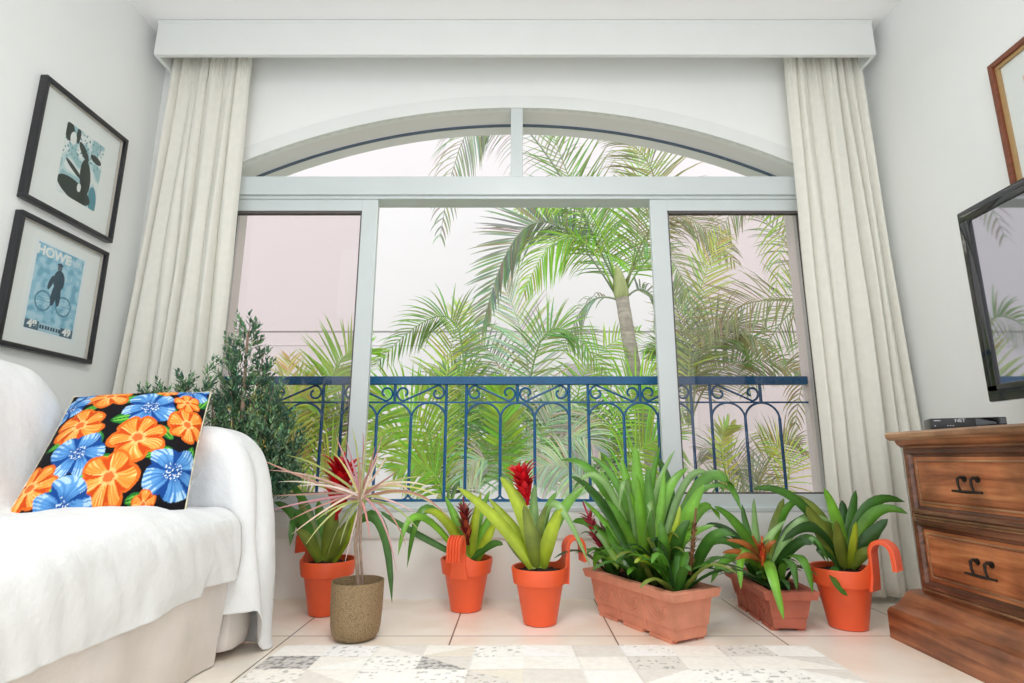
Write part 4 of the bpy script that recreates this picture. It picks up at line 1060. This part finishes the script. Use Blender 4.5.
flower(t, (600, 520), (612, 562), 2.55, [s2l(140, 74, 84), s2l(104, 70, 60)], .045, 18, 9, 'bract')
flower(t, (696, 508), (690, 575), 2.25, [s2l(128, 92, 60), s2l(156, 116, 76), s2l(104, 72, 50)], .026, 44, 10, 'dry_flower_spike')

fA, fB = atZ(737, 605, 0), atZ(774, 632, 0)
t = thing('terracotta_planter', 'small dark terracotta planter with orange hearted bromeliads left of the rightmost orange pot', 'planter', tuple((fA + fB) / 2), PG)
dP = .13
P, Ln = planter(t, fA, fB, dP, .155, M['terra2'])
rr = random.Random(33); mb = MB()
for k in range(3):
    c = P(Ln * (.2 + .3 * k), dP * .5, .12); rosette(mb, c, 0, 10, .27, 'dmgo', rr, (25, 70), .034)
Yp = 2.45
for L in [((768, 578), (742, 530), (714, 506), 'g', .045, -.03, -.04), ((764, 578), (757, 540), (754, 498), 'p', .04, .08, .12), ((762, 578), (750, 540), (742, 504), 'm', .04, .08, .12),
          ((768, 560), (772, 572), (784, 620), 'b', .045, -.17, -.22), ((762, 562), (744, 552), (741, 589), 'b', .042, -.10, -.16), ((760, 566), (732, 556), (711, 583), 'g', .04, -.04, -.10),
          ((778, 565), (800, 556), (813, 594), 'g', .042, -.14, -.20), ((776, 566), (790, 560), (797, 590), 'm', .038, -.16, -.22), ((776, 566), (806, 538), (830, 564), 'm', .04, -.10, -.14),
          ((772, 572), (800, 522), (836, 524), 'p', .04, -.03, -.03), ((758, 570), (726, 540), (697, 557), 'm', .036, .0, -.03), ((766, 575), (780, 520), (800, 500), 'g', .045, .05, .08),
          ((768, 575), (775, 530), (784, 498), 'o', .05, .04, .08), ((762, 575), (735, 535), (706, 524), 'd', .036, .05, .06), ((774, 570), (795, 545), (812, 545), 'd', .04, -.1, -.14),
          ((770, 570), (790, 530), (822, 510), 'd', .045, .04, .06), ((770, 568), (766, 545), (786, 520), 'p', .035, -.1, -.1)]:
    leaf(mb, L[0], L[1], L[2], Yp, L[3], L[4], L[5], L[6], rr)
build('foliage', mb, M['leaf'], t, angle=180)
mb = MB()
for L in [((762, 560), (748, 545), (726, 540), 'r', .026, -.08, -.1), ((760, 562), (742, 552), (722, 553), 'r', .026, -.1, -.14), ((764, 560), (758, 545), (752, 535), 'r', .026, -.1, -.12),
          ((766, 560), (768, 548), (776, 540), 'r', .026, -.12, -.13), ((763, 562), (750, 555), (735, 560), 'r', .026, -.13, -.17)]:
    leaf(mb, L[0], L[1], L[2], Yp, L[3], L[4], L[5], L[6], rr)
o = build('bract', mb, M['leaf'], t, angle=180); o['label'] = 'rusty orange heart leaves'
flower(t, (762, 536), (763, 566), 2.36, [s2l(206, 96, 40), s2l(190, 70, 40)], .035, 16, 14)

# brass pot with dracaena
x, y = -.610, 2.26
t = thing('potted_dracaena', 'slim dracaena with pink edged leaves in a hammered brass pot on the floor', 'potted plant', (x, y, 0), PG)
pr = [(r * .92, z * .88) for r, z in [(.062, .001), (.082, .008), (.094, .026), (.1, .06), (.104, .12), (.106, .225), (.1065, .232), (.102, .232), (.1, .18), (.06, .17)]]
build('pot', MB().lathe(pr, 48, (x, y, 0)), M['brass'], t, angle=60)
build('soil', MB().grid(lambda a, b: (x + .091 * math.sqrt(a) * math.cos(2 * PI * b), y + .091 * math.sqrt(a) * math.sin(2 * PI * b), .166 + .006 * noise.noise(V((a * 9, b * 20, 0)))), 8, 36), M['soil'], t, angle=180)
Yd = 2.255
top = atY(362, 492, Yd)
build('stem', MB().tube([(x + .005, y, .165), atY(355.5, 545, Yd), atY(359, 515, Yd), top], [.0075, .0068, .0065, .006], 8), M['twig'], t)
build('stem', MB().tube([(x + .018, y + .01, .165), atY(360, 545, Yd + .01), atY(361, 515, Yd), top], [.0055, .005, .005, .005], 8), M['twig'], t)
mb = MB(); dcol = [s2l(226, 190, 182), s2l(206, 150, 146), s2l(196, 192, 130), s2l(180, 136, 120), s2l(232, 212, 190), s2l(158, 166, 98)]
rr = random.Random(4)
tips = [(264, 512, 315, 500), (292, 534, 328, 508), (316, 520, 338, 506), (386, 500, 374, 496), (414, 512, 388, 500), (428, 476, 396, 480), (336, 436, 348, 466), (380, 452, 371, 474), (320, 500, 340, 496), (370, 540, 366, 515), (268, 470, 318, 478), (442, 498, 404, 486), (244, 452, 305, 478), (368, 424, 364, 458), (382, 436, 372, 466), (346, 440, 354, 468), (345, 562, 354, 526), (450, 520, 410, 492), (272, 496, 310, 494), (290, 520, 322, 505), (306, 544, 334, 512), (326, 560, 342, 520), (300, 508, 330, 498), (286, 455, 322, 468), (333, 452, 348, 472),
        (352, 428, 358, 460), (363, 432, 363, 462), (375, 446, 369, 470), (388, 452, 376, 474), (398, 470, 382, 482), (410, 492, 388, 484), (425, 500, 395, 490), (437, 508, 402, 492),
        (406, 545, 385, 508), (396, 570, 382, 520), (420, 532, 392, 506), (300, 486, 330, 486), (340, 545, 350, 515), (278, 482, 318, 484), (432, 488, 400, 482), (358, 455, 360, 475)]
for (tu, tv_, mu, mv) in tips:
    dt = rr.uniform(-.16, .16); a = atY(360 + rr.uniform(-2, 2), 494 + rr.uniform(-5, 8), Yd); b = atY(mu, mv, Yd + dt * .5); c = atY(tu, tv_, Yd + dt)
    col = rr.choice(dcol); pts = [bez(a, b, c, i / 8) for i in range(9)]
    mb.ribbon(pts, [.008, .010, .0095, .009, .008, .0075, .006, .004, .001], (c - a).cross(V((0, -1, .3))).normalized(), .3, [tuple(q * rr.uniform(.85, 1.1) for q in col)] * 9)
build('foliage', mb, M['leaf'], t, angle=180)

# conifer behind the sofa arm
cx, cy = -1.22, 2.46
t = thing('potted_conifer', 'dark green feathery conifer standing behind the sofa arm before the curtain', 'potted plant', (cx, cy, 0), PG)
build('pot', MB().lathe([(.09, .001), (.10, .01), (.135, .24), (.14, .26), (.13, .26), (.12, .22), (.05, .21)], 32, (cx, cy, 0)), M['terra'], t)
trunk = MB().tube([(cx, cy, .2), (cx + .01, cy, .7), (cx, cy, 1.0), (cx - .01, cy, 1.22)], [.016, .012, .008, .003], 8)
mb = MB(); rr = random.Random(12); mb.col = (0, .1, 0)
def sprig(p, d, L):
    d = d.normalized(); o1 = d.orthogonal().normalized(); o2 = d.cross(o1); n = max(4, int(L / .008))
    c = rr.choice([s2l(86, 122, 92), s2l(106, 142, 104), s2l(70, 104, 82), s2l(128, 158, 118)])
    for k in range(n):
        f = k / n; q = p + d * (L * f); az = k * 2.4; rad = (o1 * math.cos(az) + o2 * math.sin(az)); l = .032 * (1 - .5 * f) * rr.uniform(.8, 1.2)
        e = q + (rad * .7 + d * .9).normalized() * l
        mb.ribbon([q, q.lerp(e, .5), e], [.007, .010, .002], rad.cross(d), .3, [tuple(v * rr.uniform(.8, 1.2) for v in c)] * 3)
spires = [((cx - .0), 1.275, .17), (cx - .09, 1.19, .12), (cx + .06, 1.13, .14), (cx - .14, 1.04, .12), (cx + .15, .97, .14), (cx - .26, 1.0, .06), (cx - .33, .95, .05), (cx - .40, .92, .04), (cx + .2, .84, .12), (cx + .1, .88, .16), (cx - .05, .95, .18), (cx + .02, .8, .2), (cx + .17, .70, .14), (cx + .22, .62, .1)]
for (sx, zt, wd) in spires:
    sy = cy + rr.uniform(-.06, .06); zb = max(.45, zt - .55)
    root_ = V((cx, cy, max(.35, zb - .1))); tipp = V((sx, sy, zt))
    trunk.tube([root_, root_.lerp(tipp, .5) + V((0, 0, -.02)), tipp], [.006, .004, .0015], 5)
    for k in range(90):
        f = rr.random() ** .7; z = zt - (zt - zb) * f * .8; c_ = V((sx + (cx - sx) * max(0, f - .55) * .8, sy, z)); az = rr.uniform(0, 2 * PI); w_ = wd * (.12 + 1.0 * f) * rr.uniform(.2, 1.1)
        p_ = c_ + V((math.cos(az), math.sin(az) * .8, 0)) * w_ * .55
        sprig(p_, V((math.cos(az) * .55, math.sin(az) * .5, 1)), .07 * rr.uniform(.7, 1.3))
build('trunk', trunk, M['twig'], t); build('foliage', mb, M['conifer'], t, angle=180)

# ------------------------------------------------------------------ light, camera, view
sc = bpy.context.scene
wd = bpy.data.worlds.new('overcast_sky'); sc.world = wd; wd.use_nodes = True
bg = wd.node_tree.nodes['Background']; bg.inputs[0].default_value = (.95, .975, 1.0, 1); bg.inputs[1].default_value = 1.68
def area(name, loc, rot, sx, sy, e, col=(1, 1, 1)):
    l = bpy.data.lights.new(name, 'AREA'); l.shape = 'RECTANGLE'; l.size = sx; l.size_y = sy; l.energy = e; l.color = col
    o = bpy.data.objects.new(name, l); C.objects.link(o); o.location = loc; o.rotation_euler = rot; return o
sun = bpy.data.lights.new('sun', 'SUN'); sun.energy = .8; sun.angle = math.radians(25); sun.color = (1, .98, .94)
so = bpy.data.objects.new('sun', sun); C.objects.link(so); so.rotation_euler = (math.radians(38), 0, math.radians(-20))
area('overhead_fill', (0, .55, ZC - .06), (0, 0, 0), .7, .7, 40, (1, .985, .96))  # unseen fill light, added overhead to brighten the interior; no actual fixture
cam = bpy.data.cameras.new('camera'); co = bpy.data.objects.new('camera', cam); C.objects.link(co)
cam.sensor_fit = 'HORIZONTAL'; cam.sensor_width = 36; cam.lens = F / 1024 * 36; cam.shift_x = -(U0 - 512) / 1024; cam.clip_start = .02
co.location = (0, 0, CH); co.rotation_euler = (PI / 2 + TH, 0, 0); sc.camera = co
vs = sc.view_settings; vs.view_transform = 'Standard'; vs.look = 'None'; vs.gamma = 1; vs.use_curve_mapping = False; vs.exposure = -.08
sc.cycles.max_bounces = 10; sc.cycles.diffuse_bounces = 6; sc.cycles.transparent_max_bounces = 16; sc.cycles.caustics_reflective = False; sc.cycles.caustics_refractive = False
